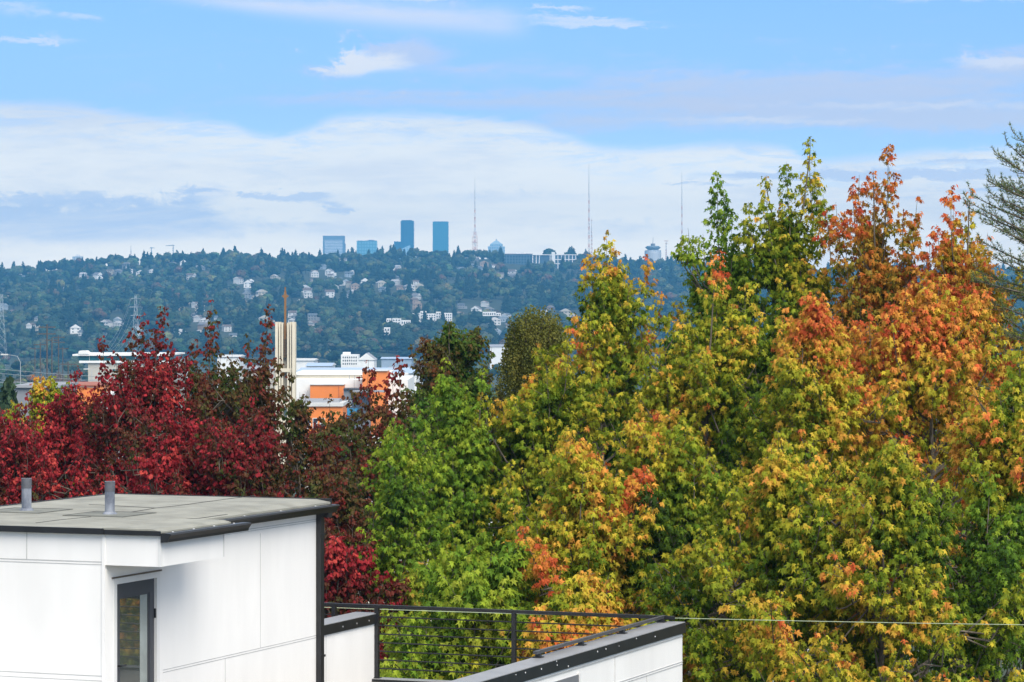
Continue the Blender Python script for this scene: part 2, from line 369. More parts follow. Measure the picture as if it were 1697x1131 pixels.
def maple(name, label, cat, px, D, Rm, top, bot, spires, nlead, pal, a0, leaf=.094, seed=0, hot=(), group=None, dens=1.0,
          steep=1.0, tmpl=None, noisea=.3, outer=.42, rtw=.38, spc=.068, rise=0.0, shape=.5, front=.72, tone=None, trunk_to=None):
    """trunk, limbs and leafy shoots; spires are shoots whose tips stand where the tree has them"""
    rg = np.random.default_rng(1000 + seed)
    x0, y0 = X(px, D), D
    zt, zb, zg = Z(top, D), Z(bot, D), G(x0, y0)
    tb = MB()
    leaders = []                                       # tip, dir, L, rmax
    for sp in spires:
        sx, sy = sp[0], sp[1]; L = sp[2] if len(sp) > 2 else 1.3; r = sp[3] if len(sp) > 3 else rtw
        if name == 'red_maple_tree': L, r = L * 1.5, r * 1.3
        dd = sp[4] if len(sp) > 4 else rg.uniform(-.5, .5)
        t = P(sx, sy, D + dd)
        lean = (t.x - x0) * .10
        leaders.append((np.array(t), unit(np.array([lean + rg.uniform(-.06, .06), rg.uniform(-.1, .1), 1.0])), L, r, 0))
    nb = max(5, int(nlead * 1.5) // 8)
    for k in range(nb):                                # boughs reach out and up; each carries a clump of shoots
        t = 1 - (k + rg.uniform()) / nb
        h = min(1.0, ((1 - t) ** shape) * 1.35) * min(1, .45 + t * 2.2)
        ph = k * 2.4 + seed + rg.normal() * .4
        ph = math.atan2(math.sin(ph), math.cos(ph)) * (.80 if rg.uniform() < .8 else 1) - math.pi / 2
        r = Rm * h * rg.uniform(.72, 1.22)
        zT = zb + (zt - zb) * t + rg.uniform(-.2, .25)
        tip = np.array([x0 + math.cos(ph) * r, y0 + math.sin(ph) * r * .9, zT])
        rise_ = r * rg.uniform(.55, 1.0) / (1 + .25 * (steep - 1)) * steep ** .5
        rt = np.array([x0, y0, max(zg + 2, min(zT - .4, zT - rise_))])
        ax = unit(tip - rt); sd1 = unit(np.cross(ax, [0.1, 0.2, 1.0])); sd2 = np.cross(ax, sd1); bb = rg.normal() * .10
        Lb = np.linalg.norm(tip - rt)
        tb.tube([rt, (rt + tip) / 2 - np.array([0, 0, .06 * Lb]), tip], [.030, .018, .006], 5)
        for j in range(8):
            f = 1.0 if j == 0 else rg.uniform(.35, .98)
            sw = (1.12 - f) * min(.85, .42 * Lb)
            p_ = rt + (tip - rt) * f + sd1 * rg.normal() * sw + sd2 * rg.normal() * sw * .8 - np.array([0, 0, .05 * Lb * math.sin(f * 3.1)])
            dr_ = unit(ax * (.75 / steep) + np.array([rg.normal() * .13, rg.normal() * .13, .62]))
            leaders.append((p_ + dr_ * .25, dr_, rg.uniform(.55, 1.05) * (1.15 if j == 0 else 1), rg.uniform(.62, 1.05) * rtw, 1, bb + .10 * (f - .7), rt + (tip - rt) * f * .55))
    for k in range(int(nlead * .45)):
        t = 1 - (k + rg.uniform()) / nlead
        h = min(1, ((1 - t) ** shape) * 1.1) * min(1, .35 + t * 2.2)
        ph = rg.uniform(-math.pi, math.pi) * (front + (1 - front) * rg.uniform(0, 1)) - math.pi / 2
        r = Rm * h * rg.uniform(.1, .8) ** .6
        tip = np.array([x0 + math.cos(ph) * r, y0 + math.sin(ph) * r * .9, zb + (zt - zb) * t + rg.uniform(-.15, .15)])
        out = np.array([math.cos(ph), math.sin(ph), 0]) * (.15 + 1.0 * (r / Rm) * (1.1 - .75 * t)) / steep
        leaders.append((tip, unit(out + np.array([rg.normal() * .1, rg.normal() * .1, 1])), rg.uniform(.7, 1.5), rg.uniform(.7, 1.15) * rtw, 1))
    PP, DD, NN, SS, AA = [], [], [], [], []
    ztr = trunk_to if trunk_to is not None else zt - 1.0
    nseg = 9; wob = rg.uniform(-.09, .09, (nseg + 1, 2))
    tp = [(x0 + wob[i, 0] * (i > 0), y0 + wob[i, 1] * (i > 0), zg - .1 + (ztr - zg) * i / nseg) for i in range(nseg + 1)]
    tb.tube(tp, [.17 - .155 * i / nseg for i in range(nseg + 1)], 8)
    tips_bias = rg.normal(size=len(leaders)) * .11
    for li, ld in enumerate(leaders):
        tip, dr, L, rm, kind = ld[:5]; lbias = ld[5] if len(ld) > 5 else 0
        n = max(6, int(L / (spc * .72) * dens))
        s = np.sort(rg.uniform(0, 1, n) ** .9) * L
        bend = rg.normal(size=3) * .05 * L; bend[2] = 0
        pos = tip - dr * s[:, None] + bend * ((s / L) ** 2)[:, None] * -1
        az = np.arange(n) * 2.4 + rg.uniform(0, 6) + rg.normal(size=n) * .3
        sx = unit(np.cross(dr, [.3, .2, 1.0] if abs(dr[2]) < .9 else [1.0, .1, 0])); sy = np.cross(dr, sx)
        rd = np.cos(az)[:, None] * sx + np.sin(az)[:, None] * sy
        el = rg.uniform(.25, .95, n)
        td = unit(rd * np.cos(el)[:, None] + dr * np.sin(el)[:, None])
        lt = np.minimum(rm, .05 + .42 * s) * rg.uniform(.5, 1.15, n)
        kk = np.maximum(1, np.ceil(lt / spc)).astype(int)
        idx = np.repeat(np.arange(n), kk); fr = (np.arange(len(idx)) - np.repeat(np.cumsum(kk) - kk, kk) + 1) / kk[idx]
        lp = pos[idx] + td[idx] * (lt[idx] * fr)[:, None]
        nper = np.where(fr > .99, 4, 2)
        ii = np.repeat(np.arange(len(idx)), nper)
        m_ = len(ii)
        base = lp[ii]; tdi = td[idx][ii]
        ha = rg.uniform(0, 2 * math.pi, m_)
        hz = unit(np.stack([np.cos(ha), np.sin(ha), np.zeros(m_)], -1) + tdi * np.array([1.3, 1.3, 0]))
        dro = np.clip(rg.normal(.92, .36, m_), -.2, 1.5)
        D_ = hz * np.cos(dro)[:, None] - np.array([0, 0, 1.0]) * np.sin(dro)[:, None]
        N_ = np.array([0, 0, 1.0]) + hz * .5 + rg.normal(size=(m_, 3)) * .38
        S_ = leaf * rg.uniform(.5, 1.36, m_) * np.where(s[idx][ii] < .18, .8, 1)
        pet = base + hz * (leaf * .45) * rg.uniform(.3, 1.2, m_)[:, None] - np.array([0, 0, leaf * .15])
        pet = pet + rg.normal(size=(m_, 3)) * leaf * .22
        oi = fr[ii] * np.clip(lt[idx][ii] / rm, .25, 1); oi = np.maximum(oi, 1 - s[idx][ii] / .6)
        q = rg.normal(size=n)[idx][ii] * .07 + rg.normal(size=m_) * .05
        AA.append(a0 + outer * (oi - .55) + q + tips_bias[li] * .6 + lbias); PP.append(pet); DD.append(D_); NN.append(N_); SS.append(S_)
        # limb
        b0 = tip - dr * L - bend
        zc = max(zg + 2.0, min(ztr, b0[2] - .75 * math.hypot(b0[0] - x0, b0[1] - y0) - .2))
        fr_ = (zc - zg) / (ztr - zg); tx = np.interp(fr_ * nseg, range(nseg + 1), [p[0] for p in tp]); ty = np.interp(fr_ * nseg, range(nseg + 1), [p[1] for p in tp])
        j0 = np.array([tx, ty, zc]) if len(ld) < 7 else ld[6]; mid = (j0 + b0) / 2 + np.array([(b0[0] - tx) * .14, (b0[1] - ty) * .14, -.08 * abs(b0[2] - zc)])
        tb.tube([j0, mid, b0, tip - dr * L * .45 - bend * .3, tip], ([.015, .012, .009, .005, .002] if len(ld) > 6 else [.030, .022, .012, .006, .002]) if kind else [.034, .018, .011, .006, .002], 5)
        for k in range(0, n, 3):
            tb.tube([pos[k], pos[k] + td[k] * lt[k]], [.006, .002], 3, cap=False)
    PP = np.concatenate(PP); A = np.concatenate(AA)
    if pal is AUTUMN: A = A - .03
    A = A + noisea * noise3(PP, 1.5, seed + 5) * .55 + noisea * noise3(PP, .6, seed + 9) * .3
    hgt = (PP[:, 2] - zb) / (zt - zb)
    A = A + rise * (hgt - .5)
    HS = np.zeros(len(A))
    for hx, hy, hr, da in hot:
        c = np.array(P(hx, hy, D)); rr = hr / F * D
        dx = (PP[:, 0] - c[0]) / rr; dz = (PP[:, 2] - c[2]) / rr
        HS = HS + .72 * da * np.exp(-(dx * dx + dz * dz))
    A = A + np.minimum(HS, .20)
    C = ramp(np.clip(A, 0, 1), pal) * rg.uniform(.82, 1.2, (len(A), 1))
    if tone: C = C * np.array(tone)
    root = empty(name, (x0, y0, zg), label=label, cat=cat, group=group)
    o_ = np.array([x0, y0, zg])
    me = leaves_mesh('crown', PP - o_, np.concatenate(DD), np.concatenate(NN), np.concatenate(SS), C, tmpl or (MAPLE_V, MAPLE_F), M_LEAF)
    link('crown', me, root)
    tb.v = [tuple(np.array(v) - o_) for v in tb.v]
    tb.build('trunk', M_BARK, root, smooth=True)
    global NLEAF; NLEAF += len(PP)
    return root
NLEAF = 0
LT = (LITE_V, LITE_F)

# ------------------------------------------------------------------ the townhouse below the camera
def local_z(py, D): return Z(py, D)
def townhouse():
    C0 = P(173, HY, 36)
    g0 = -14.0
    root = empty('townhouse', (C0.x, C0.y, 0), -rad(21.7), label='white panelled townhouse with a flat roofed stair penthouse and a black railed roof deck', cat='house')
    R_ = -rad(21.7); ca, sa = math.cos(R_), math.sin(R_)
    def loc(p):                       # world -> house coordinates
        dx, dy = p.x - C0.x, p.y - C0.y
        return Vector((dx * ca + dy * sa, -dx * sa + dy * ca, p.z))
    def on_z(px, py, z):              # the point of the level z seen at that place
        D = -z * F / (py - HY); return loc(P(px, py, D))
    def B(name, a, b, m, par=root, **k): return box(name, a, b, m, par, **k)
    WID, LEN = 3.13, 5.79
    RZ = -2.535                        # roof surface
    # penthouse walls; the doorway is an opening in the right wall
    dy0, dy1, dzt, dzb = .22, 1.33, -3.13, -5.12
    w = MB()
    w.box((-WID, 0, -5.15), (0, .16, -2.60))
    w.box((-.16, dy0 - .06, dzt), (0, .16, -5.15)); w.box((-.16, .16, dzb), (0, dy0, dzt))
    w.box((-.16, .1601, dzt), (0, LEN, -2.60)); w.box((-.16, dy1, -5.15), (0, LEN, dzt - .0001))
    w.box((-WID, .16, -5.15), (-WID + .16, LEN, -2.60)); w.box((-WID + .16, LEN - .16, -5.15), (-.16, LEN, -2.60))
    wall = w.build('penthouse_wall', M_WHITE, root)
    # joints: thin shadow strips proud of the panels, and drip flashings
    def joints(name, lst, par): 
        j = MB()
        for a, b in lst: j.box(a, b)
        return j.build(name, M_SEAM, par)
    e = .0035
    jl = [((-WID, -e, -2.925), (-.03, 0, -2.915)), ((-WID, -e, -2.955), (-.03, 0, -2.948)),
          ((-1.02 - .004, -e, -2.915), (-1.02 + .004, 0, -2.60)),
          ((-WID, -e, -4.235), (-.03, 0, -4.226)), ((-WID, -e, -4.29), (-.03, 0, -4.283))]
    joints('panel_joint', jl, wall)
    jr = [((0, 1.42, -4.315), (e, LEN - .03, -4.308)), ((0, 1.42, -4.345), (e, LEN - .03, -4.337)),
          ((0, 4.02, -4.308), (e, 4.028, -2.86)), ((0, 3.04, -5.1), (e, 3.048, -4.345)),
          ((0, 2.3, -2.79), (e, LEN - .03, -2.782)), ((0, 2.3, -2.815), (e, LEN - .03, -2.809))]
    joints('panel_joint', jr, wall)
    for y_ in (-.004, ): pass
    MB().box((-.028, -.012, -5.12), (.012, -.0005, -2.56)).box((.0005, -.0005, -5.12), (.012, .05, -3.0)).build('corner_trim', M_WHITE, wall)
    # door: recessed a little, white frame
    fr = MB()
    fr.box((-.10, dy0, dzt - .07), (.006, dy1, dzt)); fr.box((-.10, dy0, dzb), (.006, dy0 + .07, dzt - .07)); fr.box((-.10, dy1 - .07, dzb), (.006, dy1, dzt - .07))
    fr.build('door_frame', M_WHITE2, root)
    B('lintel_flashing', (-.01, dy0 - .05, dzt + .002), (.02, dy1 + .03, dzt + .02), mat('bronze_flashing', (.12, .095, .07), .6), root)
    a0, a1, z0, z1 = dy0 + .075, dy1 - .075, dzb + .02, dzt - .075
    MD = mat('charcoal_paint', (.055, .058, .066), .45, .06, 4)
    d = MB(); st = .115
    d.box((-.075, a0, z0), (-.03, a0 + st, z1)); d.box((-.075, a1 - st, z0), (-.03, a1, z1))
    d.box((-.075, a0 + st, z1 - .155), (-.03, a1 - st, z1)); d.box((-.075, a0 + st, z0), (-.03, a1 - st, z0 + .25))
    door = d.build('door', MD, root)
    gm = bpy.data.materials.new('door_glass'); gm.use_nodes = True
    pb = gm.node_tree.nodes['Principled BSDF']; pb.inputs['Base Color'].default_value = (.065, .075, .07, 1); pb.inputs['Roughness'].default_value = .03
    pb.inputs['Metallic'].default_value = 0; pb.inputs['IOR'].default_value = 1.9; pb.inputs['Coat Weight'].default_value = 1; pb.inputs['Coat IOR'].default_value = 1.7; pb.inputs['Coat Roughness'].default_value = .02
    B('pane', (-.06, a0 + st, z0 + .25), (-.05, a1 - st, z1 - .155), gm, door)
    gb = MB(); gb.box((-.05, a0 + st, z0 + .25), (-.036, a0 + st + .02, z1 - .155)); gb.box((-.05, a1 - st - .02, z0 + .25), (-.036, a1 - st, z1 - .155))
    gb.box((-.05, a0 + st + .02, z1 - .175), (-.036, a1 - st - .02, z1 - .155)); gb.build('glazing_bead', MD, door)
    B('pale_strip', (-.0495, a1 - st - .20, z0 + .25), (-.047, a1 - st - .022, z1 - .176), mat('strip_grey', (.30, .33, .31), .5, .15, 3), door)  # pale upright strip laid over the far side of the pane
    for zz in (-3.62, -4.86):
        MB().box((-.03, a1 - .005, zz - .055), (-.012, a1 + .03, zz + .055)).tube([(-.008, a1 + .012, zz - .055), (-.008, a1 + .012, zz + .055)], .009).build('hinge', M_BLACK, door)
    MB().tube([(-.03, a0 + .05, -4.15), (.03, a0 + .05, -4.15)], .012).tube([(.03, a0 + .05, -4.15), (.03, a0 + .17, -4.15)], .011).build('handle', M_BLACK, door)
    # canopy box over the door
    cx1, cy1 = .726, 1.573
    cn = MB(); cn.box((0.0005, 0.0, -2.955), (cx1, cy1, -2.60)); canopy = cn.build('door_canopy', M_WHITE, root)
    MB().box((cx1 - .028, -.008, -2.955), (cx1 + .008, .0, -2.62)).box((cx1, 0.0, -2.955), (cx1 + .008, .03, -2.62)).box((-.028, -.008, -2.955), (.0, 0, -2.62)).build('corner_trim', M_WHITE2, canopy)
    joints('panel_joint', [((0.0005, cy1, -2.955), (cx1 + .004, cy1 + .012, -2.60))], canopy)
    # roof: slab with a soft turned-down right edge
    MB().prism([(-WID - .05, -.06), (.10, -.06), (.10, -.035), (-.10, .0), (-WID - .05, .0)], (0, -.05, RZ), (0, LEN + .12, RZ)).build('roof', M_ROOF, root)
    roof = bpy.context.scene.objects[[o.name for o in bpy.context.scene.objects if o.name.startswith('roof')][-1]]
    MB().prism([(-.02, -.03), (cx1 + .02, -.03), (cx1 + .02, -.012), (cx1 - .08, .012), (-.02, .012)], (0, -.03, RZ - .005), (0, cy1 + .16, RZ - .005)).build('canopy_roof', M_ROOF, canopy)
    # drip edge along the front, back and left
    de = MB(); de.box((-WID - .08, -.075, -2.60), (.02, -.051, -2.53)); de.box((.02, -.055, -2.60), (cx1 + .02, -.032, -2.545))
    de.box((-WID - .08, LEN + .121, -2.60), (.11, LEN + .145, -2.525)); de.box((-WID - .08, -.05, -2.60), (-WID - .051, LEN + .12, -2.525))
    de.build('drip_edge', M_BLACK, roof)
    # granule seams and flashing patches
    def seam(name, pts, z=RZ, w_=.011):
        m = MB(); q = [on_z(a, b, z) for a, b in pts]
        for p0, p1 in zip(q, q[1:]):
            m.prism([(-w_, .0), (w_, .0), (w_, .0035), (-w_, .0035)], (p0.x, p0.y, z), (p1.x, p1.y, z))
        m.build(name, mat('seam_tar', (.035, .035, .034), .9), roof)
    seam('membrane_seam', [(148, 837), (168, 837.5), (258, 842.5), (300, 838), (350, 831), (420, 822)])
    seam('membrane_seam', [(207, 851), (258, 842.5)])
    seam('membrane_seam', [(60, 867), (100, 862), (150, 857)])
    seam('membrane_seam', [(205, 874), (285, 863)])
    seam('membrane_seam', [(285, 861.5), (330, 859.5), (376, 853)], w_=.014)
    # two vent pipes on square flashings
    for (px, pb_, pt) in ((44, 847, 793), (182, 853, 798)):
        c = on_z(px, pb_, RZ); D = -RZ * F / (pb_ - HY); hgt = (pb_ - pt) / F * D; r = 8.4 / F * D
        pm = MB(); pm.tube([(c.x, c.y, RZ), (c.x, c.y, RZ + hgt * .70)], r * .97, 20).tube([(c.x, c.y, RZ + hgt * .70), (c.x, c.y, RZ + hgt)], r * 1.03, 20, 1, cap=False)
        pm.tube([(c.x, c.y, RZ + hgt), (c.x, c.y, RZ + hgt * .7)], r * .8, 20, 1, cap=False)
        pm.v += [(c.x + r * 1.03 * math.cos(k * math.pi / 10), c.y + r * 1.03 * math.sin(k * math.pi / 10), RZ + hgt) for k in range(20)]
        i = len(pm.v) - 20
        pm.v += [(c.x + r * .8 * math.cos(k * math.pi / 10), c.y + r * .8 * math.sin(k * math.pi / 10), RZ + hgt) for k in range(20)]
        for k in range(20): pm.f.append((i + k, i + (k + 1) % 20, i + 20 + (k + 1) % 20, i + 20 + k)); pm.m.append(2)
        pipe = pm.build('vent_pipe', [M_PIPE, M_PIPETOP, mat('pipe_rim', (.4, .42, .46), .5)], root)
        MB().tube([(c.x, c.y, RZ), (c.x, c.y, RZ + .035)], [r * 1.55, r * 1.12], 20).build('pipe_collar', M_PIPE, pipe)
        f2 = MB(); s = .42; t_ = RZ
        f2.box((c.x - s, c.y - s, t_), (c.x + s, c.y + s, t_ + .006)); f2.build('pipe_flashing', mat('roof_patch', (.185, .19, .165), .95, .2, 3, bump=.6), pipe)
        f3 = MB()
        for a, b in (((-s, -s), (s, -s + .02)), ((s - .02, -s), (s, s)), ((-s, s - .02), (s, s)), ((-s, -s), (-s + .02, s))):
            f3.box((c.x + a[0], c.y + a[1], t_ + .006), (c.x + b[0], c.y + b[1], t_ + .0085))
        f3.build('flashing_edge', mat('seam_tar', (.035, .035, .034), .9), pipe)
    # gutters (K profile), brackets, downspout
    def gutter(name, x, ya, yb, zt):
        prof = [(0, 0), (.125, 0), (.132, -.012), (.118, -.03), (.095, -.062), (.085, -.095), (0, -.1)]
        inner = [(.008, .001), (.115, .001), (.115, -.02), (.008, -.02)]
        m = MB(); m.prism(prof, (x, ya, zt), (x, yb, zt)); g_ = m.build(name, M_BLACK, root)
        k = MB()
        for i in range(4):
            yy = ya + (yb - ya) * (i + .5) / 4
            k.tube([(x + .02, yy, zt + .004), (x + .02, yy, zt + .012)], .012, 8)
        k.build('gutter_screw', mat('screw_white', (.7, .7, .7), .5), g_)
        box('gutter_trough', (x + .012, ya + .006, zt + .0005), (x + .112, yb - .006, zt + .0045), mat('trough_dark', (.018, .018, .016), .35, .4, 9), g_)  # thin near-black sheet on top of the solid gutter
        return g_
    gutter('gutter', .105, 1.78, LEN + .12, -2.60)
    gutter('gutter', cx1 + .022, -.04, 2.02, -2.575)
    ds = MB(); ds.box((.004, LEN - .12, -14), (.075, LEN - .02, -2.70)); ds.box((.075, LEN - .12, -2.76), (.16, LEN - .02, -2.70)); ds.box((.12, LEN - .12, -2.76), (.19, LEN - .02, -2.66))
    dsp = ds.build('downspout', M_BLACK, root)
    for zz in (-3.0, -4.6):
        box('strap', (.0755, LEN - .15, zz), (.082, LEN + .01, zz + .03), M_BLACK, dsp)
    # main block below
    PX, PYF = 4.416, 7.64
    box('main_wall', (-WID - 3, -1.5, g0), (PX, PYF, -5.16), M_WHITE, root)
    box('deck', (.001, -1.2, -5.159), (PX - .35, PYF - .15, -5.12), mat('deck_board', (.20, .19, .17), .8, .2, 3, stretch=(1, 8, 1)), root)
    cb = MB(); cb.box((-.10, PYF - .18, -5.20), (PX - .34, PYF + .05, -5.085), 0); cb.box((-.10, PYF - .17, -5.085), (PX - .34, PYF + .04, -5.079), 1)
    cb.build('deck_curb', [M_BLACK, M_CAP], root)
    # left low parapet, in line with the penthouse wall
    lp = MB(); lp.box((-.30, LEN + .01, -5.5), (-.0, PYF, -4.33)); par = lp.build('low_parapet', M_WHITE, root)
    c_ = MB(); c_.box((-.335, LEN + .005, -4.33), (.03, PYF + .03, -4.20), 0); c_.box((-.33, LEN + .006, -4.20), (.025, PYF + .025, -4.192), 1)
    c_.build('coping', [M_BLACK, M_CAP], par)
    joints('panel_joint', [((0, 5.98, -5.4), (e, 5.986, -4.34)), ((0, PYF - .09, -5.4), (e, PYF - .084, -4.34))], par)
    sc = MB()
    for yy in (6.45, 6.9, 7.3): sc.tube([(.0301, yy, -4.27), (.036, yy, -4.27)], .012, 8)
    sc.build('coping_screw', M_CAP, par)
    # right long parapet
    rp = MB(); rp.box((PX - .27, -1.4, -9), (PX, PYF, -4.30)); rpar = rp.build('long_parapet', M_WHITE, root)
    c_ = MB(); c_.box((PX - .31, -1.5, -4.30), (PX + .035, PYF + .035, -4.163), 0); c_.box((PX - .305, -1.5, -4.163), (PX + .03, PYF + .03, -4.155), 1)
    c_.build('coping', [M_BLACK, M_CAP], rpar)
    jr = [((PX, -1.4, -4.345), (PX + .012, PYF, -4.335)), ((PX, 3.75, -4.68), (PX + .008, PYF, -4.672)), ((PX, 3.75, -4.71), (PX + .008, PYF, -4.703)),
          ((PX, 5.0, -4.672), (PX + .006, 5.007, -4.335)), ((PX, 6.2, -6), (PX + .006, 6.207, -4.71))]
    joints('panel_joint', jr, rpar)
    box('grey_panel', (PX + .0005, 1.0, -9), (PX + .02, 3.68, -4.42), mat('grey_cement', (.15, .155, .165), .6, .08, 2), rpar)
    box('panel_edge', (PX + .0005, 3.68, -9), (PX + .03, 3.73, -4.40), M_WHITE2, rpar)
    sc = MB(); rr = random.Random(3)
    for k in range(11):
        yy = rr.uniform(1.5, 7.4); zz = -4.23 + rr.uniform(-.05, .055)
        sc.tube([(PX + .0352, yy, zz), (PX + .039, yy, zz)], rr.uniform(.005, .012), 7)
    sc.build('coping_screw', mat('screw_white', (.7, .7, .7), .5), rpar)
    # roof-deck railing: posts, flat top rail and seven cables
    rl = empty('railing'); rl.parent = root
    y_ = PYF - .07; zt = -4.075
    B('top_rail', (-WID - 1.4, y_ - .025, zt - .045), (4.33, y_ + .025, zt), M_BLACK, rl)
    for x_, zb in ((-4.2, -5.1), (-2.2, -5.1), (-.62, -5.1), (.028, -5.08), (2.05, -5.08), (4.12, -4.155)):
        MB().box((x_ - .028, y_ - .028, zb), (x_ + .028, y_ + .028, zt - .045)).box((x_ - .05, y_ - .05, zb), (x_ + .05, y_ + .05, zb + .012)).build('post', M_BLACK, rl)
    for k in range(7):
        zz = zt - .045 - .118 * (k + 1)
        MB().tube([(-WID - 1.4, y_, zz), (4.3 if k < 0 else 4.08, y_, zz)], .0105, 6).build('cable', M_BLACK, rl)
    # low grab rail on the long parapet
    gx = PX - .24
    B('parapet_rail', (gx - .028, 2.9, zt - .032), (gx + .022, y_ + .04, zt + .004), mat('rail_metal', (.10, .10, .105), .35, .1, 5, metal=.6), rl)
    for yy in (3.0, 4.45, 5.95, 7.50):
        MB().box((gx - .03, yy - .03, -4.155), (gx + .03, yy + .03, zt - .033)).box((gx - .055, yy - .055, -4.154), (gx + .055, yy + .055, -4.143)).build('rail_foot', M_BLACK, rl)
townhouse()

# overhead wire
wr = MB(); n = 30
wr.tube([Vector((X(200 + (2300 - 200) * k / n, 43.6), 43.6, Z(993.5 + 48 * k / n * .98, 43.6) - .09 * (1 - (2 * k / n - 1) ** 2))) for k in range(n + 1)], .0048, 6, cap=False)
wr.build('power_line', mat('wire_grey', (.36, .42, .28), .5, .05), label='thin pale overhead wire running past the right parapet in front of the maples', cat='wire')

# ------------------------------------------------------------------ near trees
GY = 'maples along the street beyond the townhouse'
GR = 'red maples behind the penthouse'
maple('maple_tree', 'tall yellow green maple with one rusty crooked top under the tall radio mast', 'tree', 1005, 62, 1.86, 440, 900,
      [(1005, 384, 1.6, .34), (976, 414, .8, .2), (1074, 424, .8, .28), (1040, 455, 1.4, .42), (966, 455, .8, .3), (1000, 450, 1.7, .5), (1096, 486, .8, .35), (1130, 492, .8, .3), (1145, 505, .8, .25), (1060, 480, 1.2, .5), (985, 500, 1.5, .5), (970, 540, 1.2, .4)],
      74, AUTUMN, .44, seed=1, group=GY, hot=[(1005, 410, 45, .34), (985, 420, 30, .25), (1075, 435, 30, .3), (1095, 495, 45, .2), (965, 580, 40, .3), (1040, 560, 60, -.1), (1000, 640, 60, -.15)])
maple('maple_tree', 'slim green maple with a single leafy spire and a drooping left arm against the sky', 'tree', 1196, 62, 1.35, 410, 860,
      [(1188, 284, 1.4, .30), (1200, 318, 1.4, .36), (1140, 378, .7, .26), (1128, 392, .5, .2), (1150, 405, .7, .24), (1212, 372, 1.5, .42), (1180, 430, 1.2, .4), (1222, 420, 1.1, .4), (1136, 408, .4, .16), (1165, 388, .8, .3)],
      62, AUTUMN_G, .38, seed=2, group=GY, steep=1.2)
maple('maple_tree', 'golden green maple whose two thin spires are the tallest tops in view', 'tree', 1305, 61, 1.95, 340, 900,
      [(1343, 226, .35, .12), (1342, 252, 1.2, .2), (1303, 267, 1.3, .30), (1352, 285, 1.6, .36), (1270, 291, .35, .1), (1268, 318, 1.3, .38), (1240, 335, 1.0, .34), (1318, 330, 1.6, .5), (1290, 360, 1.5, .5), (1365, 322, 1.3, .35), (1245, 390, 1.2, .4)],
      92, AUTUMN, .42, seed=3, group=GY, hot=[(1330, 310, 50, .1), (1345, 280, 25, .1), (1290, 560, 110, -.22), (1240, 610, 80, -.2)], steep=1.2)
maple('maple_tree', 'rust orange maple with a sparse pointed top and bare twigs showing', 'tree', 1448, 60, 1.95, 370, 900,
      [(1472, 238, 1.0, .2), (1474, 278, 1.3, .3), (1447, 283, .3, .1), (1448, 305, 1.2, .32), (1412, 306, 1.1, .26), (1424, 290, .5, .16), (1385, 335, 1.0, .32), (1521, 325, .9, .2), (1497, 345, 1.1, .3), (1370, 352, .9, .3), (1400, 365, 1.4, .45), (1440, 375, 1.5, .4), (1515, 375, 1.0, .3)],
      84, RUST, .64, seed=4, group=GY, steep=1.3, dens=.9, hot=[(1450, 300, 120, .1), (1440, 560, 120, -.2)])
maple('maple_tree', 'orange maple crown with narrow spires just left of the blue cedar', 'tree', 1592, 59, 2.1, 410, 950,
      [(1576, 308, 1.2, .22), (1580, 350, 1.3, .33), (1552, 372, .8, .26), (1609, 318, .3, .1), (1604, 345, 1.1, .26), (1637, 385, 1.0, .3), (1540, 400, 1.0, .35), (1620, 395, 1.2, .4), (1660, 430, .9, .3), (1672, 470, 1.1, .45), (1692, 520, 1.1, .45), (1655, 500, 1.1, .45), (1690, 440, .6, .25), (1575, 410, 1.3, .45), (1530, 420, .9, .3)],
      110, AUTUMN, .78, seed=5, group=GY, hot=[(1575, 340, 60, .12), (1600, 480, 110, .12), (1540, 520, 60, .14), (1680, 520, 60, -.15)])
maple('maple_tree', 'blazing orange broad maple with yellow lower boughs in front of the rust one', 'tree', 1540, 53, 2.64, 470, 1080,
      [(1500, 470, 1.0, .45), (1560, 450, 1.2, .45), (1610, 470, 1.2, .45), (1440, 520, 1.0, .4), (1655, 520, 1.0, .4), (1475, 500, 1.0, .45), (1585, 520, 1.2, .5), (1420, 600, 1, .4)],
      110, AUTUMN, .60, seed=6, leaf=.092, group=GY, rise=.40, hot=[(1510, 560, 100, .16), (1600, 470, 80, .12), (1560, 720, 80, .22), (1620, 640, 70, .14), (1480, 780, 60, .1), (1440, 900, 120, -.12), (1600, 930, 140, -.25)])
maple('maple_tree', 'yellow and orange maple with a pointed front bough in the middle of the right side', 'tree', 1350, 52, 1.86, 505, 1080,
      [(1352, 478, 1.2, .36), (1330, 520, 1.0, .4), (1385, 530, 1.0, .4), (1300, 560, 1.0, .4), (1405, 580, 1.0, .4), (1360, 560, 1.2, .5), (1275, 620, .9, .4)],
      80, AUTUMN, .53, seed=7, leaf=.092, group=GY, rise=.34, hot=[(1350, 520, 60, .24), (1390, 600, 80, .1), (1300, 720, 60, .1), (1280, 620, 70, -.1), (1240, 780, 90, -.2)])
maple('maple_tree', 'mixed green maple with orange tipped tufts under the slim single spire', 'tree', 1170, 54, 1.98, 510, 1080,
      [(1188, 420, .9, .25), (1190, 455, 1.0, .35), (1235, 468, .9, .34), (1130, 515, .9, .35), (1215, 500, 1.1, .42), (1165, 540, 1.0, .4), (1260, 520, .9, .36), (1100, 560, .9, .36), (1088, 615, 1.3, .5), (1070, 640, 1.1, .45)],
      76, AUTUMN, .43, seed=8, leaf=.092, group=GY, rise=.26, hot=[(1190, 435, 36, .3), (1235, 480, 40, .2), (1150, 620, 60, .14), (1110, 690, 60, .16), (1250, 660, 80, -.2), (1200, 830, 120, -.22)])
